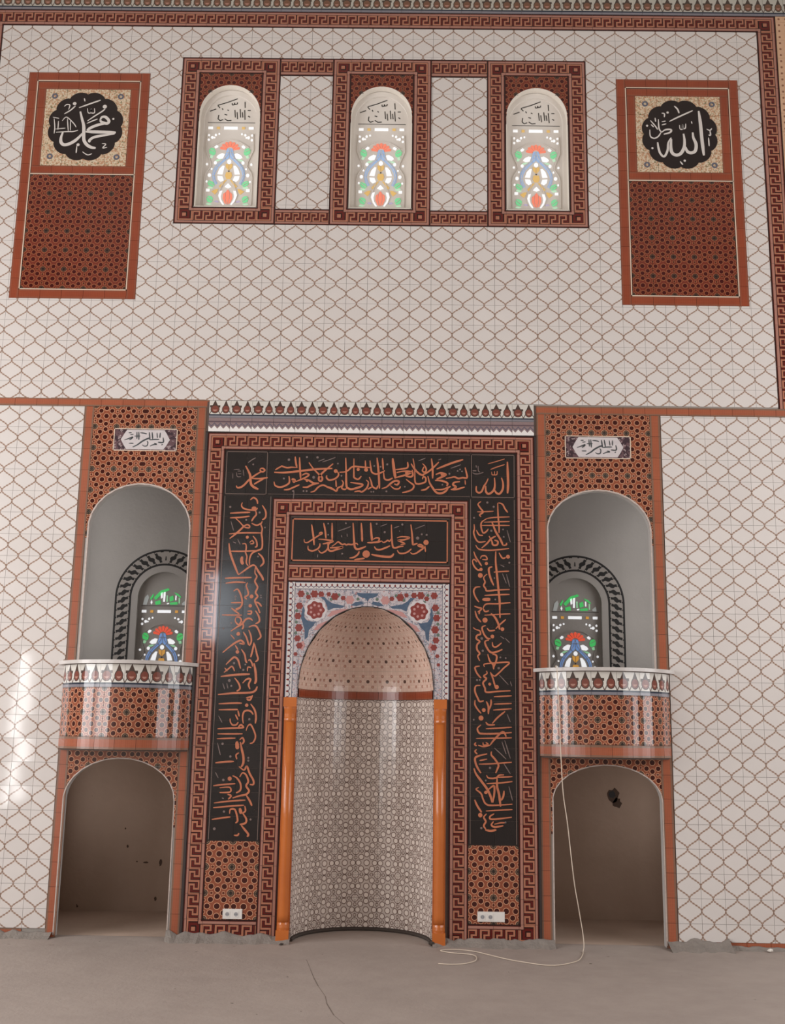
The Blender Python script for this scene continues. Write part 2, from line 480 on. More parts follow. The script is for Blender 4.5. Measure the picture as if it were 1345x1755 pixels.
def tiles(parent, mt, u0, u1, v0, v1, pu, pv, ou=None, ov=None, y=0, holes=(), **k):
    ou = u0 if ou is None else ou; ov = v0 if ov is None else ov
    for rects, cell in specs(u0, u1, v0, v1, pu, pv, ou, ov, holes):
        place_tile(parent, mt, rects, cell, y=y, **k)
def arch(cx, half, spring, rise, p=.5):
    def f(x):
        t = abs(x-cx)/half
        return spring+rise*(max(0.0, 1-t*t))**p if t < 1 else -1e9
    f.breaks = (cx-half, cx+half); f.cx, f.half, f.spring, f.rise = cx, half, spring, rise
    return f
def arch_pts(a, n=28):
    return [(a.cx+a.half*math.cos(PI-PI*i/n), a(a.cx+a.half*math.cos(PI-PI*i/n)*.99999) if 0 < i < n else a.spring) for i in range(n+1)]
def u_plate(x0, x1, z0, z1, a, y0, y1, bottom=None):
    """wall plate with an arched opening that reaches down to its foot"""
    P = arch_pts(a); zb = z0
    pts = [(x0, zb), (x0, z1), (x1, z1), (x1, zb), (a.cx+a.half, zb)]+P[::-1]+[(a.cx-a.half, zb)]
    return MB().prism(pts, y0, y1)
def arch_edge(parent, a, zfoot, y0, y1, w, mt, name='arch_edge', n=40):
    P = [(a.cx-a.half, zfoot)]+arch_pts(a, n)+[(a.cx+a.half, zfoot)]
    mb = MB(); vs = []
    for i, (x, z) in enumerate(P):
        q0 = P[max(i-1, 0)]; q1 = P[min(i+1, len(P)-1)]
        d = Vector((q1[0]-q0[0], q1[1]-q0[1])).normalized(); nrm = Vector((d.y, -d.x))
        sc = 1+.25*math.sin(i*2.1)
        xo, zo = x+nrm.x*w*sc, z+nrm.y*w*sc; xi, zi = x-nrm.x*w*.4, z-nrm.y*w*.4
        vs += [(xi, y0, zi), (xo, y0, zo), (xo, y1, zo), (xi, y1, zi)]
    fs = [(4*i+k, 4*i+(k+1) % 4, 4*i+4+(k+1) % 4, 4*i+4+k) for i in range(len(P)-1) for k in range(4)]
    mb.add(vs, fs); return mb.build(name, mt, parent)
# uv layouts of a meander strip on each side of a frame (V = 0 at the inner edge)
UV_TOP = UV0
UV_BOT = lambda u, v: (1-u, 1-v)
UV_RIGHT = lambda u, v: (1-v, u)
UV_LEFT = lambda u, v: (v, 1-u)
def strip(parent, x0, x1, z0, z1, side, y, mt=None, plen=.2):
    mt = mt or M_meander
    if side in ('top', 'bottom'):
        L = x1-x0; n = max(1, round(L/plen)); tiles(parent, mt, x0, x1, z0, z1, L/n, z1-z0, y=y, uvf=UV_TOP if side == 'top' else UV_BOT, uvkey=side)
    else:
        L = z1-z0; n = max(1, round(L/plen)); tiles(parent, mt, x0, x1, z0, z1, x1-x0, L/n, y=y, uvf=UV_RIGHT if side == 'right' else UV_LEFT, uvkey=side)
def corner(parent, x0, x1, z0, z1, which, y, mt=None):
    """mitred corner tile"""
    mt = mt or M_meander
    g = .0012; x0 += g; x1 -= g; z0 += g; z1 -= g
    ix, iz = (x1, z0) if which == 'tl' else (x0, z0) if which == 'tr' else (x1, z1) if which == 'bl' else (x0, z1)
    ox, oz = x0+x1-ix, z0+z1-iz
    yf = y-TH
    A = (ix, yf, iz); D = (ox, yf, oz); B = (ix, yf, oz); E = (ox, yf, iz)
    vs = [A, B, D, A, D, E]
    uv = [(.0, 0), (.0, 1), (.42, 1), (0, 0), (.42, 1), (0, 1)]
    fs = [(0, 1, 2), (3, 4, 5)]
    b = len(vs)
    vs += [(x0, yf, z0), (x1, yf, z0), (x1, yf, z1), (x0, yf, z1), (x0, y, z0), (x1, y, z0), (x1, y, z1), (x0, y, z1)]
    uv += [(0, 0)]*8
    fs += [(b+i, b+(i+1) % 4, b+4+(i+1) % 4, b+4+i) for i in range(4)]
    return meshobj('tile', vs, fs, mt, parent, ((x0+x1)/2, y, (z0+z1)/2), uv)
def meander_frame(parent, x0, x1, z0, z1, bx, bz, y, bottom=True):
    zb = z0+bz if bottom else z0
    strip(parent, x0+bx, x1-bx, z1-bz, z1, 'top', y)
    strip(parent, x0, x0+bx, zb, z1-bz, 'left', y)
    strip(parent, x1-bx, x1, zb, z1-bz, 'right', y)
    corner(parent, x0, x0+bx, z1-bz, z1, 'tl', y); corner(parent, x1-bx, x1, z1-bz, z1, 'tr', y)
    if bottom:
        strip(parent, x0+bx, x1-bx, z0, z0+bz, 'bottom', y)
        corner(parent, x0, x0+bx, z0, z0+bz, 'bl', y); corner(parent, x1-bx, x1, z0, z0+bz, 'br', y)
def rect_line(parent, name, x0, x1, z0, z1, w, y, mt, sides='tblr', th=.001):
    mb = MB()
    if 't' in sides: mb.box(x0, x1, y-th, y, z1-w, z1)
    if 'b' in sides: mb.box(x0, x1, y-th, y, z0, z0+w)
    if 'l' in sides: mb.box(x0, x0+w, y-th, y, z0, z1)
    if 'r' in sides: mb.box(x1-w, x1, y-th, y, z0, z1)
    return mb.build(name, mt, parent)
def poly_flat(mb, pts, y0, y1):
    ar = sum(pts[i][0]*pts[(i+1) % len(pts)][1]-pts[(i+1) % len(pts)][0]*pts[i][1] for i in range(len(pts)))
    if ar < 0: pts = pts[::-1]
    mb.prism(pts, y0, y1)
def circ(x, z, r, n=14, rz=None): return [(x+r*math.cos(2*PI*i/n), z+(rz or r)*math.sin(2*PI*i/n)) for i in range(n)]
def catmull(P, n=5):
    if len(P) < 3: return [tuple(P[0][k]+(P[-1][k]-P[0][k])*i/n for k in (0, 1)) for i in range(n+1)]
    Q = [P[0]]+list(P)+[P[-1]]; out = []
    for i in range(1, len(Q)-2):
        p0, p1, p2, p3 = Q[i-1:i+3]
        for k in range(n):
            t = k/n
            out.append(tuple(.5*(2*p1[a]+(p2[a]-p0[a])*t+(2*p0[a]-5*p1[a]+4*p2[a]-p3[a])*t*t+(3*p1[a]-p0[a]-3*p2[a]+p3[a])*t**3) for a in (0, 1)))
    out.append(P[-1]); return out
def lettering(parent, keys, y, dx=0, dz=0, name='lettering', mats=None, sw=1.0):
    mats = mats or {'O': M_letter, 'D': M_letter_dim, 'W': M_letter_white, 'K': M_letter_ink}
    sets = {}
    for nm, col, txt in STROKES:
        if nm in keys: sets.setdefault(col, []).extend(txt.split(';'))
    for col, items in sets.items():
        mb = MB(); y0_ = y-(.0004 if col in 'OW' else 0); yy = y0_
        for it in items:
            yy -= .00003
            if it[0] == 'o':
                r, p = it[1:].split(); x, z = map(int, p.split(',')); r = int(r)/1000
                x = x/1000+dx; z = z/1000+dz
                mb.add([(x, yy, z)]+[(a, yy, b) for a, b in circ(x, z, r, 12)], [(0, 1+(i+1) % 12, 1+i) for i in range(12)])
            else:
                q = it.split(); w = int(q[0])/1000*sw
                P = catmull([tuple(float(t)/1000 for t in p.split(',')) for p in q[1:]])
                n = len(P); vs = []
                for i, (x, z) in enumerate(P):
                    a = P[max(i-1, 0)]; b = P[min(i+1, n-1)]
                    d = Vector((b[0]-a[0], b[1]-a[1])); d = d.normalized() if d.length > 1e-9 else Vector((1, 0))
                    t = i/(n-1); k = .5*w*(.50+.50*min(1, 3.2*t)*min(1, 4.5*(1-t)+.15))
                    nx, nz = -d.y, d.x
                    vs += [(x+nx*k+dx, yy, z+nz*k+dz), (x-nx*k+dx, yy, z-nz*k+dz)]
                mb.add(vs, [(2*i, 2*i+2, 2*i+3, 2*i+1) for i in range(n-1)])
        mb.build(name, mats[col], parent)
STROKES=[
('band','O','13 -677,4073 -730,4075 -773,4070 -816,4083 -827,4090;12 -880,4047 -851,4067 -822,4083;17 -889,4026 -800,4024 -658,4040 -516,4059 -360,4069;15 -702,4176 -695,4124 -684,4077;15 -662,4169 -655,4066 -645,3967;15 -886,3938 -874,3902 -830,3888 -781,3903 -747,3933 -752,3991;14 -794,3863 -752,3868 -703,3890 -654,3913;14 -690,3941 -655,3956 -606,3979 -571,4005 -600,4019 -635,4000;16 -613,3964 -570,3954 -526,3929 -477,3930;15 -625,3891 -582,3892 -540,3914 -484,3930;14 -552,3845 -517,3856 -483,3893 -441,3912 -398,3894 -354,3873;16 -575,4122 -538,4071 -486,4017 -450,3981 -456,3952 -477,3955 -478,3988 -444,4032 -402,4070 -354,4114;14 -323,4045 -305,4027 -305,4001 -336,3972 -385,3960 -411,3982 -408,4004;17 -241,4171 -234,4035 -228,3911 -206,3883 -170,3879 -100,3906;14 -193,3941 -143,3934 -79,3921 -121,3891 -184,3876;14 -295,4034 -231,4043 -189,4080 -154,4091 -90,4085 -18,4082;14 -166,4165 -163,4014 -158,3985 -123,3971 -95,4001;13 -272,3962 -257,3933 -270,3889 -248,3875 -227,3882;12 -325,3961 -320,3895;14 -412,3901 -369,3888 -319,3859 -305,3888 -256,3911;14 -51,3965 -30,3943 -43,3892 -85,3855 -113,3862 -155,3854;12 -62,4148 -57,4067;13 -20,4148 -3,4046 15,4032;25 -727,3966 -701,3952 -715,3934;24 -598,3957 -577,3950;o18 -329,4045;o15 -125,4063;o18 -53,4060'),
('band','D','o12 -758,4145;o10 -595,4173;o11 -498,4171;o9 -798,3969;o13 -528,3984;o8 -276,4002;o8 -311,4115;o8 -616,3855;o9 -588,3855;o10 -709,3854;7 -454,4128 -390,4151 -334,4173;7 -490,4134 -433,4157;7 -701,3854 -706,3781'),
('band','O','14 -19,4148 -7,4053 26,4024 68,4029 118,4055;17 44,4175 61,4040 71,3887;14 94,4172 103,4062;14 107,4040 115,3982 148,3968 190,3987;23 187,4173 199,4078 215,3983;14 210,4064 267,4072 323,4087 323,4139;15 225,4038 274,4050 331,4051 360,4044 317,4021 268,4006 218,3991;15 366,4066 371,4015 346,4000 296,4014;16 92,3887 134,3902 176,3939 212,3961 247,3955 233,3925 205,3932;12 170,3917 206,3888 248,3889 262,3911;14 311,3977 347,3949 382,3920 369,3884 319,3861 277,3853;16 355,4124 388,4073 431,4030 474,4012;14 372,4172 388,4081 393,3957 418,3935 460,3943 488,3958 488,3994 467,4001 460,3979;14 445,4016 495,4038 551,4083 608,4143;13 458,4126 480,4104 494,4068 480,4045 459,4060 473,4097;15 540,4175 551,4083 552,3988;17 509,4009 524,3951 553,3901 588,3858 631,3851 673,3873 694,3903;14 447,3877 489,3885 524,3915;17 587,4076 658,4107 743,4141 828,4168;17 580,4025 622,4040 672,4026 637,4004 587,3981;16 573,3970 637,3967 687,3946 680,3917;13 574,3886 638,3886 701,3910 715,3918;15 672,3990 715,3998 750,4005 786,3991 821,3999 864,4000 857,4051 846,4095;16 800,3962 751,3954 737,3932 765,3911 730,3889;14 716,3888 765,3889 843,3912;10 846,3978 850,3934;14 -23,3994 -5,3951 7,3907 43,3886 56,3915;12 -35,3878 0,3900;o20 644,4026;o16 317,4036'),
('band','D','8 715,4085 807,4120;7 600,4161 629,4172;7 422,4151 486,4178;o8 779,4061;o8 800,4076;o8 818,4058;o9 704,4034;o8 301,3908;o9 135,3862;o8 641,3931;o8 21,4098;o8 78,4091;o10 138,4114;o7 -3,3856;o7 18,3857'),
('centre','O','12 -596,3413 -590,3385 -565,3382 -533,3402 -490,3431 -458,3453 -436,3465 -442,3476 -458,3470 -463,3453;15 -532,3547 -522,3486 -512,3430 -504,3358;14 -425,3562 -410,3499 -400,3421;14 -349,3564 -344,3405;13 -468,3414 -402,3410 -336,3397 -379,3382 -428,3371;13 -559,3352 -555,3319 -519,3306 -476,3323 -455,3348 -453,3376;13 -465,3315 -442,3290 -410,3299 -383,3327 -379,3360 -390,3388;15 -331,3394 -368,3377 -378,3349 -372,3316 -345,3308 -301,3323 -247,3343 -313,3339 -362,3336;13 -346,3350 -314,3372 -292,3392 -276,3384 -253,3368 -232,3373 -215,3365 -199,3371 -166,3369 -128,3381 -111,3367;17 -160,3566 -152,3463 -144,3369 -133,3336 -111,3328 -78,3337 -40,3354;16 -86,3567 -78,3464 -74,3398;14 -1,3569 9,3466 16,3421;o34 -36,3285;14 -185,3247 -147,3253 -110,3281 -99,3309;14 -141,3231 -92,3240 -49,3246;12 -30,3388 27,3388'),
('centre','D','7 -295,3489 -241,3509 -181,3533;o7 -384,3557;o8 -225,3563;o7 -381,3455;o8 -251,3285;6 -261,3456 -258,3434;6 -212,3468 -209,3440;7 -469,3276 -471,3248'),
('centre','O','15 -2,3571 6,3466 13,3405;13 -25,3390 29,3391 67,3394 100,3406;12 18,3416 50,3433 78,3428 67,3400 24,3394;12 100,3406 117,3392 138,3401 154,3412 171,3404 187,3429;14 35,3355 52,3331 85,3326 134,3343 177,3363;14 185,3557 189,3468 199,3363 221,3344 259,3356 297,3359;13 236,3436 279,3447 351,3440 302,3420 247,3414 280,3398 308,3381 270,3375;13 240,3325 260,3298 298,3296 336,3310 368,3338;15 360,3560 372,3471 378,3394 384,3377 422,3389;14 358,3305 380,3291 412,3300 445,3323 477,3351 439,3361 428,3372 449,3378 477,3362;o24 498,3398;11 488,3367 494,3312;18 10,3283 53,3273 113,3265 184,3264 211,3292'),
('centre','D','7 207,3524 256,3544;6 399,3519 442,3539 486,3556;6 87,3539 146,3562;o9 53,3561;o10 283,3559;o15 422,3436;o9 459,3472;o9 503,3467;o10 126,3487;6 257,3503 262,3492'),
('muh','O','20 -1151,4083 -1127,4041 -1106,3995 -1101,3950 -1093,3911 -1073,3889 -1044,3873 -1025,3867;14 -1020,4052 -998,4062 -975,4046 -987,4030 -1009,4032 -1020,4049;14 -1000,4033 -1040,4009 -1077,3983 -1092,3970;13 -1092,3966 -1022,3964 -944,3975;14 -975,3968 -1021,3941 -1068,3911;16 -1228,3896 -1215,3877 -1183,3884 -1153,3907 -1123,3943 -1105,3963'),
('muh','D','5 -1265,4013 -1263,3961;6 -1222,4033 -1190,4033;5 -1220,4007 -1186,4007;6 -1172,4046 -1163,3988;6 -1231,4020 -1222,3981 -1188,3981;6 -1257,4045 -1203,4049;8 -1130,4112 -1096,4139 -1062,4159;o8 -1082,4097'),
('all','O','20 1230,4155 1233,4056 1236,3947 1230,3859;17 1176,4004 1190,3953 1186,3895 1158,3855 1130,3862 1112,3890;17 1112,4003 1116,3945 1109,3894 1080,3861 1052,3853 1034,3878 1034,3926;15 1056,3995 1038,3955 1017,3922 999,3878 974,3861 949,3877 948,3924;9 1077,4079 1131,4102 1205,4127;7 1052,4132 1113,4150 1206,4180;8 1088,4058 1091,4032 1113,4029 1134,4033 1138,4066;6 1113,4065 1113,4032'),
('all','D','8 914,4048 935,4037 971,4038 1013,4053;8 914,4066 949,4065;7 964,4111 967,4067 981,4053;7 946,4118 949,4096'),
('left','O','13 -1095,3765 -1066,3787 -1035,3766 -1027,3729;13 -1166,3740 -1171,3709 -1146,3684 -1091,3673 -1043,3674 -1026,3692;38 -1079,3685 -1037,3683;14 -1043,3668 -1035,3631 -1058,3600 -1075,3569;14 -984,3718 -952,3663 -950,3608 -979,3583;14 -1273,3640 -1174,3647 -1090,3651;13 -1271,3597 -1172,3604 -1095,3615;12 -1220,3594 -1182,3561 -1145,3525 -1115,3538 -1091,3526 -1096,3508 -1132,3513 -1145,3531;15 -1265,3408 -1213,3451 -1156,3507 -1139,3531;12 -1273,3450 -1154,3461 -986,3463;14 -978,3570 -989,3540 -976,3503 -980,3454 -972,3406 -969,3345 -980,3315 -1027,3296 -1062,3271 -1078,3223 -1076,3169;12 -1074,3551 -1025,3533 -978,3558;13 -1057,3435 -1025,3393 -1017,3344 -1035,3332;o14 -1107,3422;11 -1084,3374 -1061,3392 -1048,3368 -1078,3362;12 -1150,3361 -1120,3361 -1112,3325 -1116,3283 -1103,3246 -1106,3192 -1087,3162;17 -1269,3365 -1254,3280 -1220,3190 -1173,3083;14 -1173,3080 -1127,3114 -1081,3150 -1046,3169 -1022,3163;12 -1257,3293 -1147,3294 -1004,3302;15 -1003,3278 -965,3242 -951,3194 -980,3158;25 -1144,3246 -1149,3210 -1135,3174;17 -1022,3163 -996,3116 -958,3062 -948,3032;14 -1021,3157 -1025,3103 -1006,3067 -1022,3025 -996,2972 -1012,2924 -992,2889 -1015,2853 -995,2805 -976,2773;13 -1290,3048 -1195,3053 -1053,3058;13 -1282,3004 -1194,3014 -1104,3012;13 -1087,3012 -1097,2982 -1084,2947 -1076,2905 -1105,2881 -1086,2863;14 -1208,2933 -1173,2951 -1141,2898 -1126,2833 -1142,2791 -1183,2776;11 -1227,2829 -1126,2833;o18 -1046,2888;o16 -1054,2805;13 -1014,2841 -978,2829 -953,2800'),
('left','D','o10 -1273,3698;o10 -1006,3650;o9 -1123,3581;o7 -952,3513;o10 -1188,2886;o8 -1187,2862;o7 -963,2898;o7 -962,2880;o8 -1004,3248;7 -1261,3566 -1233,3481;7 -1193,3403 -1167,3354;7 -1234,3378 -1204,3366'),
('left','O','12 -1221,2784 -1184,2755 -1148,2732;11 -1190,2760 -1138,2785;11 -1301,2720 -1124,2721;13 -1176,2702 -1180,2666 -1149,2637 -1127,2673 -1146,2702 -1176,2702;13 -1078,2756 -1042,2757 -1047,2733 -1077,2733;14 -1007,2763 -976,2716 -968,2669 -1002,2645;12 -985,2787 -965,2740;14 -1217,2577 -1166,2613 -1120,2643 -1087,2685 -1052,2692 -1027,2674;13 -1115,2667 -1107,2620 -1118,2596;o17 -1149,2555;14 -1060,2615 -1025,2630 -990,2622 -958,2564 -951,2529 -979,2505;13 -1105,2573 -1074,2521 -1053,2457;13 -1059,2591 -1039,2545 -1031,2492 -1047,2451;15 -1279,2389 -1217,2443 -1160,2484 -1120,2497 -1095,2468 -1136,2473;8 -1216,2548 -1179,2508;14 -1007,2481 -1016,2417 -1031,2352;14 -1001,2469 -980,2388 -966,2336 -989,2312;o16 -1150,2397;12 -1171,2455 -1145,2415;14 -1116,2421 -1085,2375 -1071,2317 -1058,2306;15 -1245,2285 -1200,2332 -1172,2350 -1141,2327 -1115,2252;12 -1053,2323 -1036,2329 -1017,2300 -1010,2271;12 -1259,2216 -1225,2245 -1191,2269 -1166,2229;10 -1255,2256 -1230,2228;19 -1000,2301 -985,2237 -976,2156 -986,2122;11 -1055,2230 -1051,2265 -1021,2260;16 -1287,2180 -1165,2197 -1031,2205;14 -1164,2171 -1127,2125 -1113,2080 -1141,2056;14 -1092,2126 -1058,2161 -1023,2161 -1039,2115 -1025,2075;16 -1302,2025 -1175,2038 -1001,2050 -962,2099;14 -1000,2024 -1021,1983 -1051,1989;13 -1057,2000 -999,2012;o15 -1048,1937;13 -1293,1945 -1171,1953 -1090,1954;12 -1290,1894 -1169,1898 -1122,1899;15 -1014,1949 -977,1898 -963,1842 -966,1782;14 -1071,1780 -1079,1840 -1064,1886 -1017,1889 -987,1858;13 -1122,1891 -1108,1839;12 -1143,1856 -1118,1811;11 -1188,1821 -1180,1779'),
('left','D','o10 -1215,2651;o8 -1283,2600;o10 -1175,2298;o8 -1075,2288;o10 -1091,2241;o13 -1209,2147;o9 -1190,2101;o10 -1020,1818;7 -1266,2123 -1246,2072;7 -1231,2124 -1218,2078;7 -1288,1842 -1256,1786'),
('left','O','13 -1183,1791 -1163,1767 -1132,1768 -1115,1792;15 -1113,1750 -1089,1768 -1063,1744;13 -1292,1732 -1162,1740 -1063,1744;12 -1290,1689 -1073,1693;12 -1294,1647 -1133,1655;13 -1043,1720 -1032,1757 -1008,1773 -982,1734 -960,1673 -977,1624 -1007,1612;14 -1096,1641 -1072,1659 -1058,1629 -1075,1605;29 -1120,1628 -1111,1562;18 -1089,1623 -1074,1562 -1058,1502 -1056,1448 -1073,1412;12 -1097,1532 -1121,1513 -1113,1477;14 -1297,1444 -1223,1454 -1137,1459;15 -1092,1417 -1047,1388 -1024,1419 -997,1359 -964,1306 -962,1270 -993,1269;15 -1082,1328 -1059,1364 -1027,1347 -1006,1293 -1023,1257 -997,1216 -1020,1186 -1075,1173 -1135,1154;o18 -1167,1314;14 -1144,1339 -1106,1321 -1073,1274 -1071,1221 -1107,1196;12 -1306,1252 -1233,1263 -1116,1273;12 -1250,1236 -1170,1243 -1151,1219 -1168,1201 -1248,1197;13 -1180,1183 -1148,1172 -1172,1142;12 -1293,1110 -1165,1127 -1024,1138;12 -1297,1071 -1163,1085 -1035,1096;15 -1020,1180 -987,1133 -967,1092;14 -1154,1024 -1149,1059 -1113,1060 -1092,1013 -1084,966 -1101,948;24 -1070,1072 -1056,1025;13 -1028,1091 -1020,1049 -1044,1031;15 -1044,1031 -1011,985 -1016,949 -1064,937;12 -1304,974 -1226,987 -1146,997;16 -1052,931 -1020,896 -987,856 -999,838;13 -1109,848 -1079,848 -1067,866'),
('left','D','o11 -1243,1605;o9 -1015,1491;o9 -1014,1467;o10 -1170,1500;o10 -1204,1040;o11 -1222,1302;o12 -1279,898;o9 -974,979;8 -1287,1613 -1257,1511;7 -1227,1153 -1209,1147;7 -1293,1366 -1266,1319'),
('right','O','13 991,3781 964,3756 985,3719 1009,3683 979,3658 991,3639;9 955,3685 1009,3686 1105,3693;13 1141,3770 1144,3654 1152,3562 1152,3495;13 1147,3770 1183,3759 1207,3716 1231,3683;10 1033,3622 1105,3635 1248,3643;10 1015,3591 1248,3600;10 997,3560 1248,3564;13 1045,3625 997,3591 991,3548 1009,3493 1038,3506 1056,3530;17 1087,3598 1122,3507 1164,3435 1187,3381;13 928,3571 931,3529 925,3492 943,3438 973,3408 1032,3415;12 949,3517 973,3474 1009,3469;14 996,3354 1044,3397 1080,3440 1122,3464;15 1062,3464 1086,3421 1098,3385 1134,3386 1140,3416 1110,3428;12 943,3380 967,3347 1020,3336 1104,3337 1241,3354;12 1187,3381 1217,3387 1217,3405;13 925,3322 943,3274 973,3227 996,3191;17 1122,3325 1121,3229 1133,3109 1144,2990 1155,2871 1155,2779;11 985,3257 996,3281 1032,3282 1044,3252 1002,3251;13 913,3238 925,3196 955,3160 984,3155;12 913,3238 931,3250 955,3226;o22 984,3107;o15 990,3161;o15 1038,3215;13 1151,3314 1181,3266 1211,3272;o18 1231,3279;16 1091,3186 1062,3174 1062,3132 1079,3072 1103,3019;11 1103,3138 1174,3145 1240,3149;13 1044,3120 1014,3089 1026,3048 1014,3018 1032,2988 1043,2970 1132,2978 1244,2985;12 1020,2928 1132,2936 1244,2941;13 984,3005 943,2999 925,2963 943,2909 972,2868;26 1002,2892 1073,2894;12 1008,2816 1037,2852 1132,2856 1250,2867;12 931,2832 961,2821 996,2810 961,2779;12 1008,2816 1025,2786 1061,2793'),
('right','D','o10 1105,3733;o10 1048,3772;o10 1083,3513;o8 1188,3526;o8 1194,3459;o9 928,3629;o9 1243,3225;o8 1117,2894;o7 1109,3085;7 1224,3521 1253,3412;7 1180,3128 1215,3038;7 1216,3122 1245,3009;7 1163,3205 1198,3188'),
('right','O','13 937,2790 955,2732 990,2691;12 978,2791 972,2761;10 1020,2753 1131,2761 1249,2768;12 1155,2794 1158,2729;o23 1025,2709;17 1078,2769 1114,2734 1143,2676 1154,2629;12 1119,2634 1160,2676 1208,2718;o17 1178,2632;14 1031,2662 999,2644 1013,2591 1043,2551 1072,2546;12 1043,2639 1066,2616 1113,2622;o17 1090,2566;14 920,2643 943,2626 978,2614 984,2585 955,2573 949,2544 978,2521 955,2491 955,2450 978,2416 961,2392 978,2352;15 1060,2534 1025,2521 1037,2475 1072,2429 1118,2430 1177,2454;12 1089,2517 1095,2482 1124,2476 1171,2512;14 1048,2411 1066,2353 1095,2319 1100,2279;14 1089,2412 1124,2401 1124,2360 1100,2296;12 1019,2301 1019,2324 1101,2334 1235,2342 1188,2292 1141,2245 1106,2221 1077,2244;13 978,2306 937,2294 955,2242 990,2202;13 1071,2255 1094,2198 1112,2129;o19 1126,2127;14 1036,2266 1042,2243 1013,2220 1036,2197 1007,2162 1024,2116 1036,2082 1129,2089 1245,2097;o13 1065,2151;11 1100,2043 1256,2054;11 1100,1980 1256,1988;11 1094,1929 1255,1943;14 984,2139 943,2132 937,2086 961,2029 978,2001 1013,2007;13 937,2012 937,1972 961,1932 990,1899;14 1036,2002 1053,1957 1053,1894;14 1076,2020 1076,1980 1059,1934;o17 1013,1928;o22 989,1859;13 1087,1815 1134,1867 1198,1919;13 1030,1826 1053,1803 1110,1804'),
('right','D','o12 996,2547;o10 1005,2440;o8 1159,2384;o8 1206,2379;o11 1144,2291;o9 955,2184;o8 978,2185;o8 926,1844;7 1147,2233 1228,2148;7 1245,2177 1257,2137;7 1201,2553 1242,2513;7 1160,2570 1195,2547;7 1215,1897 1243,1829'),
('right','O','14 988,1801 958,1771 970,1736 1000,1727 1115,1729 1254,1740;11 1031,1769 1146,1777 1255,1785;11 946,1685 1115,1690 1254,1696;15 1067,1631 1103,1678 1176,1745 1206,1704;12 946,1652 934,1634 952,1623;12 1006,1653 1012,1630 1049,1636 1030,1654;11 964,1629 1012,1618 1067,1631;12 952,1593 937,1576 958,1552;16 1042,1557 976,1541 940,1523 940,1487 958,1441 988,1395;11 1042,1513 976,1500;15 1079,1578 1078,1548 1108,1514 1138,1467 1132,1438 1114,1397;11 970,1470 1084,1475 1253,1490;18 928,1435 946,1388 994,1325 1042,1262 1072,1198 1083,1152;12 1036,1378 1054,1355 1114,1356 1144,1380 1186,1383;11 1120,1362 1258,1370;11 1036,1308 1144,1315 1258,1329;18 1126,1356 1126,1286 1143,1217 1155,1119;15 1185,1252 1179,1206 1161,1171;15 1048,1256 1084,1285 1102,1286 1102,1228 1089,1152;o15 1030,1235;13 970,1275 946,1260 988,1226 1006,1180 1030,1140 1083,1129 1256,1141;15 934,1173 958,1121 994,1070;o19 982,1047;10 1030,1082 1143,1090 1256,1097;14 1036,1059 1012,1030 1029,996 1012,961 1029,933;13 1101,1060 1065,1037 1083,1014 1250,1034;14 1095,997 1077,968 1107,951 1178,964;10 1101,974 1154,986 1190,987;16 1023,927 1071,919 1118,929'),
('right','D','o10 1066,1440;o8 1030,1334;o10 991,941;o8 1196,990;8 1103,1608 1157,1561 1205,1515;8 1180,1485 1240,1393;8 1169,1662 1205,1556;8 1193,1674 1241,1522;8 1227,1288 1257,1172'),
('medl','W','32 -2928,7637 -2907,7562 -2883,7481 -2876,7386 -2868,7325 -2837,7279 -2792,7252 -2749,7246;29 -2727,7544 -2711,7578 -2674,7578 -2640,7538 -2657,7510 -2707,7523 -2727,7544;29 -2663,7510 -2736,7496 -2802,7468 -2848,7434;33 -2860,7420 -2749,7418 -2564,7413;27 -2575,7400 -2685,7381 -2775,7360 -2816,7326 -2808,7306;32 -3081,7411 -3095,7356 -3091,7303 -3058,7276 -3004,7290 -2946,7331 -2889,7399;15 -2944,7677 -2833,7723 -2736,7762;13 -3084,7608 -3025,7649 -2979,7697;o18 -2990,7721;11 -3090,7689 -3067,7710 -3036,7704 -3044,7656;11 -2860,7672 -2850,7624 -2825,7624 -2822,7665 -2819,7624 -2788,7625 -2792,7672;12 -2854,7508 -2800,7536 -2753,7557;14 -2850,7535 -2780,7591 -2715,7639 -2686,7667;o21 -2691,7691;11 -2899,7781 -2890,7746;o11 -2598,7559;9 -3192,7572 -3130,7559;10 -3179,7559 -3165,7464 -3166,7396;9 -3157,7444 -3060,7455;10 -3097,7533 -3057,7574 -2983,7507 -2956,7466;10 -3049,7560 -3030,7425;9 -3017,7547 -3009,7432;11 -3149,7410 -3026,7418 -2983,7419 -2935,7433;10 -3134,7532 -3132,7437;o16 -2923,7278;12 -2934,7264 -2935,7190;10 -2875,7204 -2823,7171 -2781,7185;11 -2691,7294 -2653,7287 -2681,7247 -2639,7254'),
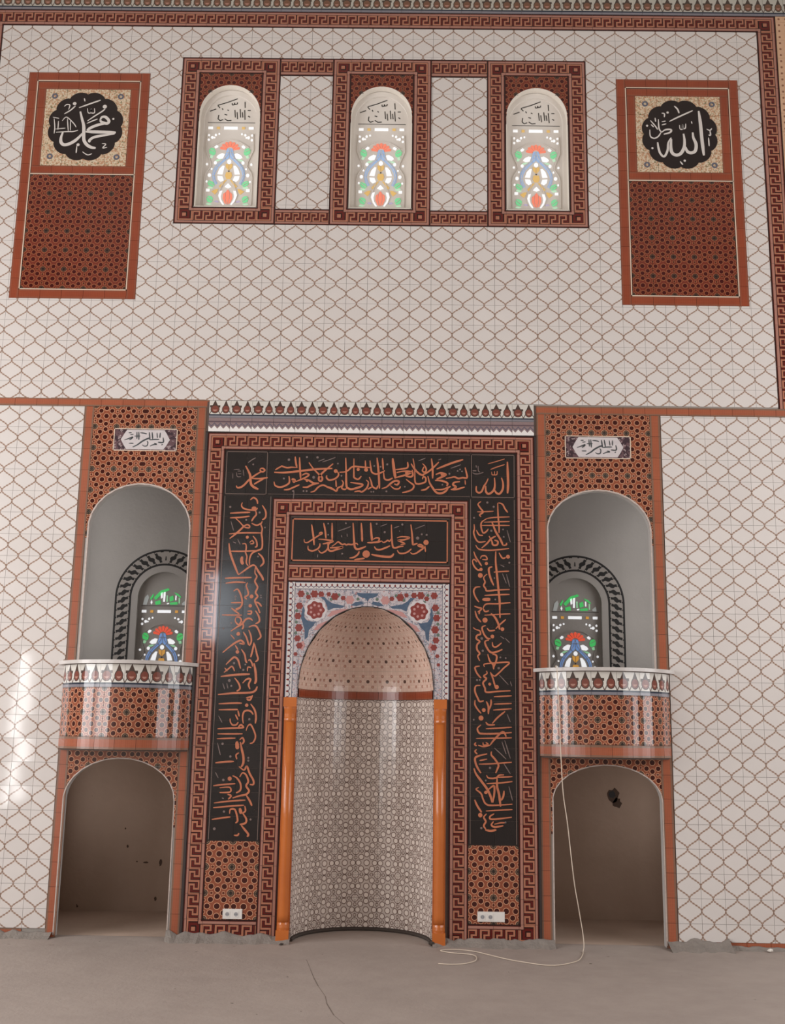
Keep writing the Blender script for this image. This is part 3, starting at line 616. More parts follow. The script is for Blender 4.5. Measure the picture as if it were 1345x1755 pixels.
('medr','W','32 3115,7712 3126,7588 3134,7412 3146,7236;32 3048,7481 3052,7425 3075,7355 3065,7285 3026,7263 2989,7277 2971,7325;32 2958,7466 2965,7396 2958,7318 2924,7255 2879,7237 2841,7261 2831,7317 2837,7408;22 2838,7422 2807,7366 2798,7288 2764,7221 2727,7252 2710,7315 2705,7372;15 2825,7595 2913,7643 3057,7715;16 2879,7763 2910,7728 2924,7685;13 2923,7558 2928,7515 2953,7519 2955,7565 2953,7523 2979,7526 2984,7572;10 3040,7601 3045,7573;13 2642,7604 2685,7548 2710,7506;14 2720,7619 2723,7520 2747,7478;14 2633,7505 2637,7434 2675,7413 2714,7435 2741,7478;11 2751,7591 2790,7599;11 2750,7556 2795,7570;18 2747,7478 2786,7506 2838,7507 2830,7479 2766,7457;12 2647,7561 2672,7533;12 2688,7633 2693,7590;13 2754,7683 2780,7677 2778,7641;o12 2812,7691;12 3184,7518 3215,7504 3235,7526;14 3215,7504 3219,7455 3200,7455;13 3199,7427 3201,7335;o11 2608,7547;o11 2652,7308;o12 2959,7178;14 2914,7171 2939,7136'),
('plaq','K','9 -2274,4313 -2235,4327 -2201,4341 -2209,4327 -2230,4313;8 -2232,4282 -2188,4282;11 -2195,4246 -2152,4269 -2110,4302 -2068,4325 -2046,4330 -2041,4316;8 -2184,4350 -2131,4351;8 -2164,4392 -2160,4324;9 -2147,4392 -2142,4315;8 -2133,4383 -2098,4379 -2071,4372;9 -2050,4389 -2041,4321;9 -2024,4389 -2015,4326;7 -1979,4385 -1972,4335;8 -1949,4386 -1950,4336;7 -2108,4270 -2090,4257 -2064,4261 -2057,4289 -2067,4307;8 -2037,4257 -2008,4271 -1977,4276 -2000,4285;9 -2041,4316 -2002,4321 -1954,4322;9 -1920,4340 -1917,4295 -1965,4295;7 -1933,4268 -1920,4277;7 -2239,4381 -2212,4382;6 -2224,4363 -2194,4368')]

# ------------------------------------------------------------------ the hall: floor, walls, ceiling
fl = MB().box(ROOM_X0, ROOM_X1, ROOM_Y0, 1.5, -.15, 0).build('floor', M_floor); tag(fl, kind='structure')
FCR = [(-.405, -.73), (-.345, -1.083), (-.30, -1.35), (-.25, -1.605), (-.18, -1.9), (-.158, -2.094), (-.095, -2.385), (-.02, -2.587), (.03, -2.9)]
mb = MB()
for i in range(len(FCR)-1):
    (a, b), (c, d) = FCR[i], FCR[i+1]; w = .0014+.0012*(i % 3)
    mb.add([(a-w, b, .0008), (a+w, b, .0008), (c+w, d, .0008), (c-w, d, .0008)], [(0, 1, 2, 3)])
mb.build('crack', M_hairline, fl)
ce = MB().box(ROOM_X0, ROOM_X1, ROOM_Y0, .3, ROOM_H, ROOM_H+.15).build('ceiling', M_hall); tag(ce, kind='structure')
def hall_wall(name, axis, at, thick, wins, a0, a1):
    mb = MB(); edges = sorted(wins, key=lambda w: w[0]); cur = a0
    def bx(p, q, z0, z1):
        if axis == 'x': mb.box(min(at, at+thick), max(at, at+thick), p, q, z0, z1)
        else: mb.box(p, q, min(at, at+thick), max(at, at+thick), z0, z1)
    for (c, z0, z1, w) in edges:
        bx(cur, c-w/2, 0, ROOM_H); bx(c-w/2, c+w/2, 0, z0); bx(c-w/2, c+w/2, z1, ROOM_H); cur = c+w/2
    bx(cur, a1, 0, ROOM_H)
    return tag(mb.build(name, M_hall), kind='structure')
hall_wall('wall_left', 'x', ROOM_X0, -.25, WIN_LEFT, ROOM_Y0, .3)
hall_wall('wall_right', 'x', ROOM_X1, .25, WIN_RIGHT, ROOM_Y0, .3)
hall_wall('wall_rear', 'y', ROOM_Y0, -.25, WIN_REAR, ROOM_X0, ROOM_X1)

# ------------------------------------------------------------------ the tiled front wall
WX = [(-1.767, -1.157), (-.282, .328), (1.234, 1.844)]        # clear windows of the upper row
WZ0, WZ1 = 6.645, 8.07
mb = MB()
mb.box(ROOM_X0, -2.66, 0, .11, 0, ROOM_H); mb.box(2.637, ROOM_X1, 0, .11, 0, ROOM_H)
mb.box(-2.66, -1.53, 0, .3, 4.66, WZ0); mb.box(-1.53, 1.495, 0, .3, 4.69, WZ0); mb.box(1.495, 2.637, 0, .3, 4.66, WZ0)
xs = [-2.66]+[q for w in WX for q in w]+[2.637]
for i in range(0, len(xs), 2): mb.box(xs[i], xs[i+1], 0, .3, WZ0, WZ1)
mb.box(-2.66, 2.637, 0, .3, WZ1, ROOM_H)
wall = mb.build('wall_front', M_grout); tag(wall, kind='structure')
PX = {'L': (-3.462, -2.265, 5.688, 8.062), 'R': (2.318, 3.508, 5.692, 8.05)}
WF = [(-1.952, -.978), (-.464, .509), (1.053, 2.024)]; FZ0, FZ1 = 6.465, 8.245
hol = [PX['L'], PX['R'], ] + [(a, b, FZ0, FZ1) for a, b in WF]
BANDS = []
for (a, b) in ((WF[0][1], WF[1][0]), (WF[1][1], WF[2][0])):
    BANDS += [(a, b, 8.05, FZ1), (a, b, FZ0, 6.63)]
hol += BANDS
lant = specs(-3.765, 3.722, 4.705, 8.583, .2, .2, -3.078, 4.870, hol)
low = specs(-7.19, -2.662, .07, 4.632, .2, .2, -3.060, 4.426)+specs(2.637, 7.19, .055, 4.612, .2, .2, 3.236, 4.398)
def seen_key(s):
    c = s[1]; x, z = (c[0]+c[1])/2, (c[2]+c[3])/2
    off = 100 if abs(x) > 4.1 else 50 if (x < -3.55 and z < 4.7) or x > 3.8 else 0
    ar = sum((r[1]-r[0])*(r[3]-r[2]) for r in s[0])
    return off+((x-.29)**2+(z-1.7)**2)**.5+(3 if ar < .012 else 0)
alls = sorted(lant+low, key=seen_key)
for rects, cell in alls[:300]: place_tile(wall, M_lantern, rects, cell, y=0)
vs, fs, uv = [], [], []
for rects, cell in alls[300:]:
    a, b, c = tile_geo(rects, cell, UV0, flat(0)); k = len(vs)
    vs += a; uv += c; fs += [tuple(k+i for i in f) for f in b]
tag(meshobj('tile_field', vs, fs, M_lantern, wall, (0, 0, 0), uv), kind='stuff')
# border of the upper field, crest, ledge bands
t = tag(MB().box(-7.2, 7.2, 0, .001, 8.765, 8.95).build('trim_1', M_grout_dark), kind='structure')
tiles(t, M_tulip_dark, -7.2, 7.2, 8.767, 8.955, .2, .188, y=0)
t = tag(MB().box(-3.96, 3.92, 0, .001, 8.583, 8.765).build('trim_2', M_grout_dark), kind='structure')
strip(t, -3.765, 3.722, 8.583, 8.765, 'top', 0)
strip(t, -3.955, -3.765, 4.712, 8.583, 'left', 0); strip(t, 3.722, 3.915, 4.693, 8.583, 'right', 0)
corner(t, -3.955, -3.765, 8.583, 8.765, 'tl', 0); corner(t, 3.722, 3.915, 8.583, 8.765, 'tr', 0)
t = tag(MB().box(-7.2, -1.512, 0, .001, 4.632, 4.712).build('trim_3', M_grout_dark), kind='structure')
tiles(t, M_mosaic, -7.112, -1.512, 4.632, 4.712, .2, .08, y=0)
t = tag(MB().box(1.497, 7.2, 0, .001, 4.612, 4.692).build('trim_4', M_grout_dark), kind='structure')
tiles(t, M_mosaic, 1.497, 7.097, 4.612, 4.692, .2, .08, y=0)
sw = tag(MB().box(3.915, 7.2, 0, .001, 4.70, 8.765).box(-7.2, -3.955, 0, .001, 4.715, 8.765).build('trim_5', M_grout), kind='structure')
tiles(sw, M_sidewall, 3.917, 4.317, 4.70, 8.763, .2, .2, y=0)
vs, fs, uv = [], [], []
for rects, cell in specs(4.317, 7.19, 4.70, 8.763, .2, .2, 4.317, 4.70)+specs(-7.19, -3.957, 4.716, 8.763, .2, .2, -7.157, 4.716):
    a_, b_, c_ = tile_geo(rects, cell, UV0, flat(0)); k = len(vs)
    vs += a_; uv += c_; fs += [tuple(k+i for i in f) for f in b_]
tag(meshobj('tile_field', vs, fs, M_sidewall, sw, (0, 0, 0), uv), kind='stuff')
for nm, (a, b) in (('baseboard_left', (-7.26, -2.86)), ('baseboard_right', (2.80, 7.2))):
    t = tag(MB().box(a, b, 0, .001, 0, .06).build(nm, M_grout_dark), kind='structure')
    tiles(t, M_mosaic, a, b, 0, .055 if a > 0 else .068, .2, .07, y=0)
# mortar left along the foot of the wall
def mortar(name, x0, x1, yb, h, out, seed):
    r = random.Random(seed); n = max(6, int((x1-x0)/.03)); vs, fs = [], []
    hs = [h*(.65+.7*r.random()) for _ in range(n+1)]; os_ = [out*(.55+.9*r.random()) for _ in range(n+1)]
    for i in range(n+1):
        x = x0+(x1-x0)*i/n; a = (hs[i]+hs[max(i-1, 0)])/2; b = (os_[i]+os_[max(i-1, 0)])/2
        vs += [(x, yb, a), (x, yb-.018, a*.95), (x, yb-b*.5, a*.45), (x, yb-b, .0)]
    for i in range(n):
        for k in range(3): fs.append((4*i+k, 4*i+k+1, 4*i+5+k, 4*i+4+k))
    return tag(meshobj(name, vs, fs, M_mortar), kind='structure')
mortar('trim_6', -3.6, -2.60, -.007, .05, .10, 1); mortar('trim_7', -1.64, -.60, -.017, .058, .12, 2)
mortar('trim_8', .58, 1.60, -.017, .05, .11, 3); mortar('trim_9', 2.54, 3.05, -.007, .07, .14, 4); mortar('trim_10', 3.0, 7.1, -.007, .026, .06, 5)

# ------------------------------------------------------------------ stained glass design (shared by all five windows)
def sym(pts): return [(-x, y) for x, y in pts][::-1]
def dsg_circ(x, y, r): return [(x+r*math.cos(2*PI*i/10), y+r*math.sin(2*PI*i/10)) for i in range(10)]
PANES = []
def pane(col, pts, mirror=True):
    PANES.append((col, pts))
    if mirror: PANES.append((col, sym(pts)))
pane('W', [(-90, 624), (90, 624), (90, 660), (-90, 660)], False)
pane('Y', [(146, 626), (186, 626), (186, 658), (146, 658)]); pane('W', [(238, 626), (300, 626), (300, 658), (238, 658)])
for x, y, r in ((195, 735, 15), (240, 768, 19), (285, 738, 14), (285, 800, 15), (150, 722, 12), (210, 770, 10)): pane('W', dsg_circ(x, y, r))
for i in range(7):
    a0 = math.radians(6+i*24.1); a1 = a0+math.radians(22.2); am = (a0+a1)/2
    PANES.append(('R', [(48*math.cos(a0), 938-46*math.sin(a0)), (126*math.cos(a0+.03), 938-108*math.sin(a0+.03)), (138*math.cos(am), 938-120*math.sin(am)), (126*math.cos(a1-.03), 938-108*math.sin(a1-.03)), (48*math.cos(a1), 938-46*math.sin(a1))]))
pane('B', [(-34, 915), (34, 915), (48, 960), (-48, 960)], False)
pane('B', [(4, 968), (48, 968), (62, 1030), (34, 1058), (4, 1030)])
pane('B', [(44, 1062), (66, 1036), (120, 1085), (168, 1130), (138, 1152), (96, 1110)])
pane('B', [(142, 1158), (174, 1136), (206, 1200), (214, 1262), (182, 1262), (170, 1210)])
pane('B', [(182, 1270), (214, 1270), (200, 1330), (168, 1385), (142, 1370), (168, 1320)])
pane('W', [(64, 985), (100, 975), (150, 1000), (172, 1028), (140, 1048), (84, 1040)])
pane('L', [(100, 1056), (160, 1058), (190, 1076), (150, 1082)])
pane('W', [(58, 1140), (84, 1138), (122, 1178), (148, 1246), (80, 1250)])
pane('W', [(80, 1276), (146, 1272), (136, 1318), (100, 1346), (60, 1326)])
PANES.append(('W', dsg_circ(0, 1085, 28)))
pane('Y', [(4, 1124), (44, 1110), (40, 1160), (4, 1196)])
pane('Y', [(-34, 1222), (34, 1222), (46, 1270), (26, 1310), (-26, 1310), (-46, 1270)], False)
PANES.append(('K', dsg_circ(0, 1208, 9)))
pane('Y', [(18, 1318), (40, 1324), (120, 1404), (100, 1424)])
pane('Y', [(126, 1440), (160, 1442), (214, 1472), (166, 1512), (140, 1480)])
pane('W', [(-44, 1412), (0, 1366), (44, 1412), (0, 1428)], False)
pane('R', [(-20, 1470), (0, 1448), (20, 1470), (24, 1560), (0, 1640), (-24, 1560)], False)
pane('R', [(28, 1480), (58, 1505), (62, 1560), (34, 1622), (14, 1632), (32, 1560)])
pane('W', [(72, 1462), (104, 1466), (124, 1530), (104, 1590), (58, 1644), (40, 1640), (80, 1580), (90, 1530)])
pane('V', [(112, 1600), (150, 1588), (170, 1606), (120, 1616)])
pane('G', [(190, 1560), (214, 1534), (256, 1530), (274, 1562), (262, 1604), (214, 1620), (194, 1600)])
pane('L', [(196, 1636), (262, 1622), (280, 1640), (230, 1650)])
pane('G', [(176, 1392), (196, 1352), (250, 1332), (272, 1352), (256, 1392), (206, 1414)])
pane('L', [(190, 1424), (250, 1408), (272, 1424), (220, 1440)])
pane('G', [(186, 952), (206, 916), (246, 906), (274, 930), (266, 980), (216, 1004), (190, 990)])
pane('L', [(212, 1010), (250, 1000), (258, 1034), (226, 1042)])
pane('W', [(152, 882), (178, 868), (206, 892), (192, 912), (164, 902)])
for x, y, r in ((182, 1100, 21), (252, 1262, 23), (284, 1345, 14), (292, 1120, 15), (226, 1180, 12)): pane('W', dsg_circ(x, y, r))
pane('W', [(240, 1440), (286, 1440), (286, 1474), (240, 1474)])
ARCHP = [('G', [(-150, 470), (-60, 380), (40, 350), (60, 372), (-30, 410), (-120, 500)]), ('C', [(-290, 560), (-270, 470), (-230, 430), (-214, 470), (-240, 560)]),
         ('W', [(-60, 410), (-34, 400), (-30, 470), (-52, 480)]), ('W', [(-20, 400), (6, 396), (2, 520), (-22, 520)]), ('L', [(20, 440), (40, 440), (42, 520), (22, 520)]),
         ('G', [(-130, 520), (-60, 500), (-50, 550), (-120, 560)]), ('G', [(60, 460), (110, 440), (120, 500), (70, 520)]), ('G', [(70, 530), (170, 520), (176, 552), (74, 556)]),
         ('W', [(140, 440), (154, 440), (154, 500), (140, 500)]), ('L', [(186, 470), (204, 470), (204, 540), (186, 540)]), ('C', [(230, 540), (280, 500), (290, 560), (240, 560)]),
         ('W', [(-190, 530), (-176, 500), (-164, 530), (-176, 556)]), ('G', [(-200, 480), (-160, 420), (-150, 440), (-180, 500)]), ('W', [(30, 536), (60, 532), (60, 546), (30, 550)]), ('G', [(120, 400), (180, 420), (220, 460), (206, 466), (150, 430)])]
CARVE = [[(300, 340), (430, 300), (560, 250)], [(200, 420), (280, 390)], [(490, 310), (492, 335), (520, 330), (522, 305), (524, 328), (556, 322), (560, 300)], [(660, 290), (665, 370)], [(530, 400), (540, 500)], [(600, 390), (610, 500)], [(660, 400), (670, 530)], [(700, 405), (740, 405)],
         [(320, 470), (312, 520), (340, 545), (380, 530)], [(400, 520), (440, 545), (490, 540)], [(360, 380), (372, 402)], [(395, 460), (430, 470)], [(710, 480), (735, 495)], [(300, 345), (330, 375)], [(430, 400), (450, 410)], [(560, 430), (570, 520)], [(630, 430), (640, 500)]]
def glazing(parent, cx, yf, zf, sx, arch_glass):
    for col, pts in PANES+(ARCHP if arch_glass else []):
        mb = MB(); poly_flat(mb, [(cx+x*sx, zf(y)) for x, y in pts], yf-.004, yf)
        mb.build('pane', (GL if arch_glass else GLU)[col], parent)
    bars = MB()
    def bar(P, w):
        Q = [(cx+x*sx, zf(y)) for x, y in P]
        for i in range(len(Q)-1):
            a_, b_ = Q[i], Q[i+1]; d = Vector((b_[0]-a_[0], b_[1]-a_[1]))
            d = d.normalized()*w; nx, nz = -d.y, d.x
            poly_flat(bars, [(a_[0]+nx, a_[1]+nz), (a_[0]-nx, a_[1]-nz), (b_[0]-nx, b_[1]-nz), (b_[0]+nx, b_[1]+nz)], yf-.010, yf-.004)
    for s in (1, -1):
        bar([(s*x, y) for x, y in ((0, 918), (26, 1000), (66, 1050), (118, 1098), (172, 1170), (196, 1240), (190, 1310), (160, 1376))], .0022)
        bar([(s*x, y) for x, y in ((300, 720), (312, 940), (246, 1090), (236, 1150), (300, 1240), (312, 1300), (312, 1650))], .0035)
        bar([(s*x, y) for x, y in ((60, 1340), (96, 1440), (128, 1520), (92, 1620))], .002)
        bar([(s*x, y) for x, y in ((196, 960), (268, 930))], .002); bar([(s*x, y) for x, y in ((196, 1600), (262, 1550))], .002); bar([(s*x, y) for x, y in ((186, 1400), (262, 1350))], .002)
        bar([(s*x, y) for x, y in ((0, 800), (110, 820), (200, 870), (250, 900))], .003)
    bars.build('glazing_bars', M_plaster if arch_glass else M_windowplaster, parent)
    mb = MB()
    if not arch_glass:
        for P in CARVE:
            Q = [(cx+(x-490)*sx, zf(y)) for x, y in P]
            for i in range(len(Q)-1):
                d = Vector((Q[i+1][0]-Q[i][0], Q[i+1][1]-Q[i][1])).normalized()*.0045; nx, nz = -d.y, d.x
                a, b = Q[i], Q[i+1]
                poly_flat(mb, [(a[0]+nx, a[1]+nz), (a[0]-nx, a[1]-nz), (b[0]-nx, b[1]-nz), (b[0]+nx, b[1]+nz)], yf-.002, yf)
    mb.box(cx-310*sx, cx+318*sx, yf-.002, yf, zf(574), zf(568))
    mb.build('carved_lettering', GL['K'], parent)

# ------------------------------------------------------------------ upper windows
NTH = ['left', 'middle', 'right']
for i, (x0, x1) in enumerate(WF):
    cx = (WX[i][0]+WX[i][1])/2; half = .298
    w = tag(empty('window_%d' % (i+1), (cx, 0, WZ0)), kind='structure')
    fr = MB().box(x0, x1, 0, .001, FZ0, FZ1)
    fr = MB()
    for r in subtract((x0, x1, FZ0, FZ1), (WX[i][0]+.004, WX[i][1]-.004, WZ0+.004, WZ1)): fr.box(r[0], r[1], -.001, 0, r[2], r[3])
    fr = fr.build('meander_border', M_grout_dark, w)
    meander_frame(fr, x0, x1, FZ0, FZ1, WX[i][0]-x0 if i != 0 else .185, WZ0-FZ0-.002, -.001)
    a = arch(cx, half, 7.63, .315)
    sp = u_plate(WX[i][0]-.003, WX[i][1]+.003, WZ0, WZ1+.003, a, 0, .10).build('spandrel', M_reveal, w)
    tiles(sp, M_girih_shaded, WX[i][0], WX[i][1], 7.55, WZ1, .2, .2, ou=cx-.4, ov=WZ1-.2, y=0, lower=a)
    for xx in (0, 1):
        pass
    arch_edge(w, a, WZ0, -.004, .04, .004, M_reveal)
    gl = MB().box(WX[i][0]-.03, WX[i][1]+.03, .10, .16, WZ0-.02, WZ1).build('plaster_panel', M_windowplaster, w)
    # raised moulding round the glazing
    P = arch_pts(arch(cx, .262, 7.62, .27)); mbm = MB(); ring = []
    for (x, z) in [(cx-.262, WZ0)]+P+[(cx+.262, WZ0)]: ring.append((x, z))
    for k in range(len(ring)-1):
        (ax, az), (bx, bz) = ring[k], ring[k+1]
        def out(x, z): 
            dx_, dz_ = x-cx, max(0, z-7.62); L = math.hypot(dx_, dz_) or 1; return (x+dx_/L*.05, z+dz_/L*.05)
        poly_flat(mbm, [(ax, az), (bx, bz), out(bx, bz), out(ax, az)], .078, .10)
    mbm.build('moulding', M_windowplaster, w)
    zf = lambda y: (7.94-(y-75)*.000812-1.7)*1.0105+1.7
    glazing(gl, cx+.0, .10, zf, .000745, False)
    MB().box(WX[i][0], WX[i][1], -.004, .10, WZ0-.004, WZ0+.006).build('sill', M_reveal, w)
for k, (a, b, c, d) in enumerate(BANDS):
    t = tag(MB().box(a, b, 0, .001, c, d).build('trim_%d' % (11+k), M_grout_dark), kind='structure')
    strip(t, a, b, c, d, 'top' if k % 2 == 0 else 'bottom', 0)

# ------------------------------------------------------------------ two calligraphy panels
def panel(side, key, label):
    x0, x1, z0, z1 = PX[side]; cx = (x0+x1)/2
    p = tag(empty('calligraphy_mural', (cx, 0, z0)), label, 'mural')
    b = MB().box(x0, x1, -.001, 0, z0, z1).build('backing', M_grout_dark, p)
    w = .088; y = -.001
    fr = MB().box(x0, x0+w, y-.001, y, z0, z1).box(x1-w, x1, y-.001, y, z0, z1).box(x0+w, x1-w, y-.001, y, z1-w, z1).box(x0+w, x1-w, y-.001, y, z0, z0+w).build('frame', M_grout_dark, p)
    yy = y-.001
    H = (z1-z0)/12
    tiles(fr, M_mosaic_deep, x0, x0+w, z0, z1, w, H, y=yy, uvf=UV_LEFT, uvkey='l'); tiles(fr, M_mosaic_deep, x1-w, x1, z0, z1, w, H, y=yy, uvf=UV_LEFT, uvkey='l')
    L = (x1-x0-2*w)/5
    tiles(fr, M_mosaic_deep, x0+w, x1-w, z1-w, z1, L, w, y=yy); tiles(fr, M_mosaic_deep, x0+w, x1-w, z0, z0+w, L, w, y=yy)
    zm = 6.968
    rect_line(p, 'inlay_line', x0+w-.002, x1-w+.002, z0+w-.002, z1-w+.002, .010, -.0085, M_whiteline, th=.0008)
    rect_line(p, 'inlay_line', x0+w, x1-w, zm-.005, zm+.005, .010, -.0085, M_whiteline, 't', th=.0008)
    i0, i1 = x0+w+.012, x1-w-.012
    gf = MB().box(i0, i1, y-.0005, y, z0+w+.012, zm-.007).build('girih_field', M_grout_dark, p)
    tiles(gf, M_girih_shaded, i0, i1, z0+w+.012, zm-.007, (i1-i0)/5, (zm-.007-z0-w-.012)/6, y=y)
    ff = MB().box(i0, i1, y-.0005, y, zm+.007, z1-w-.012).build('inner_frame', M_grout_dark, p)
    f = .082; q0, q1 = zm+.007, z1-w-.012
    n = 5
    tiles(ff, M_mosaic_deep, i0, i1, q1-f, q1, (i1-i0)/n, f, y=y); tiles(ff, M_mosaic_deep, i0, i1, q0, q0+f, (i1-i0)/n, f, y=y)
    tiles(ff, M_mosaic_deep, i0, i0+f, q0+f, q1-f, f, (q1-q0-2*f)/4, y=y, uvf=UV_LEFT, uvkey='l'); tiles(ff, M_mosaic_deep, i1-f, i1, q0+f, q1-f, f, (q1-q0-2*f)/4, y=y, uvf=UV_LEFT, uvkey='l')
    sq = MB().box(i0+f, i1-f, y-.0005, y, q0+f, q1-f).build('floral_field', M_grout, p)
    tiles(sq, M_floral, i0+f, i1-f, q0+f, q1-f, (i1-i0-2*f)/4, (q1-q0-2*f)/4, y=y)
    mx, mz = (-2.866, 7.478) if side == 'L' else (2.921, 7.459)
    pts = []
    for k in range(120):
        t = 2*PI*k/120; r = .372*(.925+.075*abs(math.sin(6*t))**.7); pts.append((mx+r*math.cos(t), mz+r*math.sin(t)))
    md = MB().prism(pts[::-1], -.0095, -.006).build('medallion', M_medal, p)
    mb = MB()
    for sx in (-1, 1):
        for sz in (-1, 1):
            poly = circ(mx+sx*.325, mz+sz*.325, .030, 12); hole = circ(mx+sx*.325, mz+sz*.325, .014, 12)
            for k in range(12): poly_flat(mb, [poly[k], poly[(k+1) % 12], hole[(k+1) % 12], hole[k]], -.0092, -.0072)
    mb.build('corner_rosette', M_bluegrey, p)
    lettering(md, (key,), -.0099)
    return p
panel('L', 'medl', 'tall red tiled wall panel with white Muhammad calligraphy in a black scalloped medallion')
panel('R', 'medr', 'tall red tiled wall panel with white Allah calligraphy in a black scalloped medallion')

# ------------------------------------------------------------------ mihrab
MY = -.010
XL, XR, IL, IR, MC, NR = -1.51, 1.476, -.892, .880, -.016, .594
mih = tag(empty('mihrab', (MC, 0, 0)), 'tall tiled prayer niche with black calligraphy bands, half dome and orange columns', 'mihrab')
da = arch(MC, NR+.004, 2.09, .725)
u_plate(-1.53, 1.495, 0, 4.69, da, MY, .11).build('backing', M_grout_dark, mih)
MB().box(-1.531, -1.511, MY-.008, MY, 0, 4.40).box(1.477, 1.496, MY-.008, MY, 0, 4.40).box(-1.53, 1.495, MY-.008, MY, 4.396, 4.404).build('edge_profile', M_profile, mih)
cr = MB().box(XL, XR, MY-.0005, MY, 4.404, 4.69).build('crest', M_grout, mih)
tiles(cr, M_scallop, XL, XR, 4.404, 4.535, (XR-XL)/15, .131, y=MY); tiles(cr, M_tulip, XL, XR, 4.535, 4.70, (XR-XL)/15, .165, y=MY)
ob = MB().box(XL, XL+.17, MY-.0005, MY, 0, 4.396).box(XR-.17, XR, MY-.0005, MY, 0, 4.396).box(XL, XR, MY-.0005, MY, 4.228, 4.396).build('outer_border', M_grout_dark, mih)
bw = .170; y = MY-.0005
strip(ob, XL+bw, XR-bw, 4.228, 4.396, 'top', y); strip(ob, XL, XL+bw, .167, 4.228, 'left', y); strip(ob, XR-bw, XR, .167, 4.228, 'right', y)
corner(ob, XL, XL+bw, 4.228, 4.396, 'tl', y); corner(ob, XR-bw, XR, 4.228, 4.396, 'tr', y)
corner(ob, XL, XL+bw, 0, .167, 'bl', y); corner(ob, XR-bw, XR, 0, .167, 'br', y)
strip(ob, XL+bw, IL, 0, .167, 'bottom', y); strip(ob, IR, XR-bw, 0, .167, 'bottom', y)
ib = MB().box(IL, IL+.168, MY-.0005, MY, 0, 3.79).box(IR-.168, IR, MY-.0005, MY, 0, 3.79).box(IL, IR, MY-.0005, MY, 3.622, 3.79).build('inner_border', M_grout_dark, mih)
bi = .168
strip(ib, IL+bi, IR-bi, 3.622, 3.79, 'top', y); strip(ib, IL, IL+bi, 0, 3.622, 'left', y); strip(ib, IR-bi, IR, 0, 3.622, 'right', y)
corner(ib, IL, IL+bi, 3.622, 3.79, 'tl', y); corner(ib, IR-bi, IR, 3.622, 3.79, 'tr', y)
BL0, BL1, BR0, BR1 = XL+bw, IL, IR, XR-bw
def band(name, x0, x1, z0, z1, pu, pv, keys, ou=None):
    o = MB().box(x0, x1, MY-.0005, MY, z0, z1).build(name, M_line, mih)
    tiles(o, M_black, x0, x1, z0, z1, pu, pv, y=MY-.0005, ou=ou)
    if keys: lettering(o, keys, MY-.0078, sw=1.12)
    return o
hb = (BL1-BL0)/2
band('left_inscription_band', BL0, BL1, .80, 3.81, hb, .2007, ('left',))
band('right_inscription_band', BR0, BR1, .80, 3.81, hb, .2007, ('right',))
band('top_inscription_band', -.945, .895, 3.81, 4.228, .2044, .209, ('band',))
band('left_cartouche', BL0, -.945, 3.81, 4.228, (-.945-BL0)/2, .209, ('muh',))
band('right_cartouche', .895, BR1, 3.81, 4.228, (BR1-.895)/2, .209, ('all',))
MB().box(IL+.0, IR, MY-.006, MY, 3.79, 3.81).build('joint_strip', M_black, mih)
ln = MY-.0066
for r in ((BL0+.012, -.952, 3.818, 4.218), (.902, BR1-.012, 3.818, 4.218)): rect_line(mih, 'cartouche_line', *r, .0055, ln, M_line)
rect_line(mih, 'cartouche_line', -.94, .89, 3.822, 4.214, .003, ln, M_line, 'tb')
for x in (BL0+.012, BL1-.02, BR0+.014, BR1-.018): rect_line(mih, 'band_line', x, x+.005, .81, 3.80, .005, ln, M_line, 'l')
cp = MB().box(IL+bi, IR-bi, MY-.0005, MY, 3.19, 3.622).build('centre_inscription', M_grout_dark, mih)
tiles(cp, M_black, IL+bi+.01, IR-bi-.01, 3.20, 3.612, (IR-IL-2*bi-.02)/7, .206, y=MY-.0005)
lettering(cp, ('centre',), MY-.0078, sw=1.12)
rect_line(cp, 'panel_line', IL+bi+.018, IR-bi-.018, 3.214, 3.602, .011, ln, M_letter)
cb = MB().box(IL+bi, IR-bi, MY-.0005, MY, 3.026, 3.19).build('cross_border', M_grout_dark, mih)
strip(cb, IL+bi, IR-bi, 3.026, 3.19, 'top', y)
# girih panels at the foot
for x0, x1 in ((BL0, BL1), (BR0, BR1)):
    g = MB().box(x0, x1, MY-.0005, MY, .167, .80).build('girih_panel', M_grout_dark, mih)
    tiles(g, M_girih, x0, x1, .167, .80, (x1-x0)/2, .211, y=MY-.0005, ov=.80-.211*3)
# flower spandrel round the half dome
SX0, SX1, SZ0, SZ1 = IL+bi, IR-bi, 2.012, 3.026
sp = MB().box(SX0, SX1, MY-.0003, MY, 3.018, SZ1).build('flower_spandrel', M_grout, mih)
dl = arch(MC, NR, 2.09, .725)
e = .064
tiles(sp, M_flower_tile, SX0+e, SX1-e, SZ0, SZ1-e, .2, .2, ou=MC-.6, ov=SZ1-e-1.0, y=MY, lower=dl)
tiles(sp, M_edging, SX0+e, SX1-e, SZ1-e, SZ1, (SX1-SX0-2*e)/7, e, y=MY)
tiles(sp, M_edging, SX0, SX0+e, SZ0, SZ1, e, (SZ1-SZ0)/5, y=MY, uvf=UV_LEFT, uvkey='l'); tiles(sp, M_edging, SX1-e, SX1, SZ0, SZ1, e, (SZ1-SZ0)/5, y=MY, uvf=UV_RIGHT, uvkey='r')
FLW = {'b': [], 'r': [], 'w': [], 'p': [], 'g': []}
def fx(x): return (x-678)*.00125
def fz(yy): return 2.83-(yy-285)*.00125
def fpoly(k, P):
    for s in (1, -1):
        Q = [(MC+s*fx(a), fz(b)) for a, b in P]
        Q = [(a, max(b, dl(a)+.004)) for a, b in Q]
        Q = [(min(max(a, SX0+e+.003), SX1-e-.003), min(b, SZ1-e-.003)) for a, b in Q]
        FLW[k].append(Q)
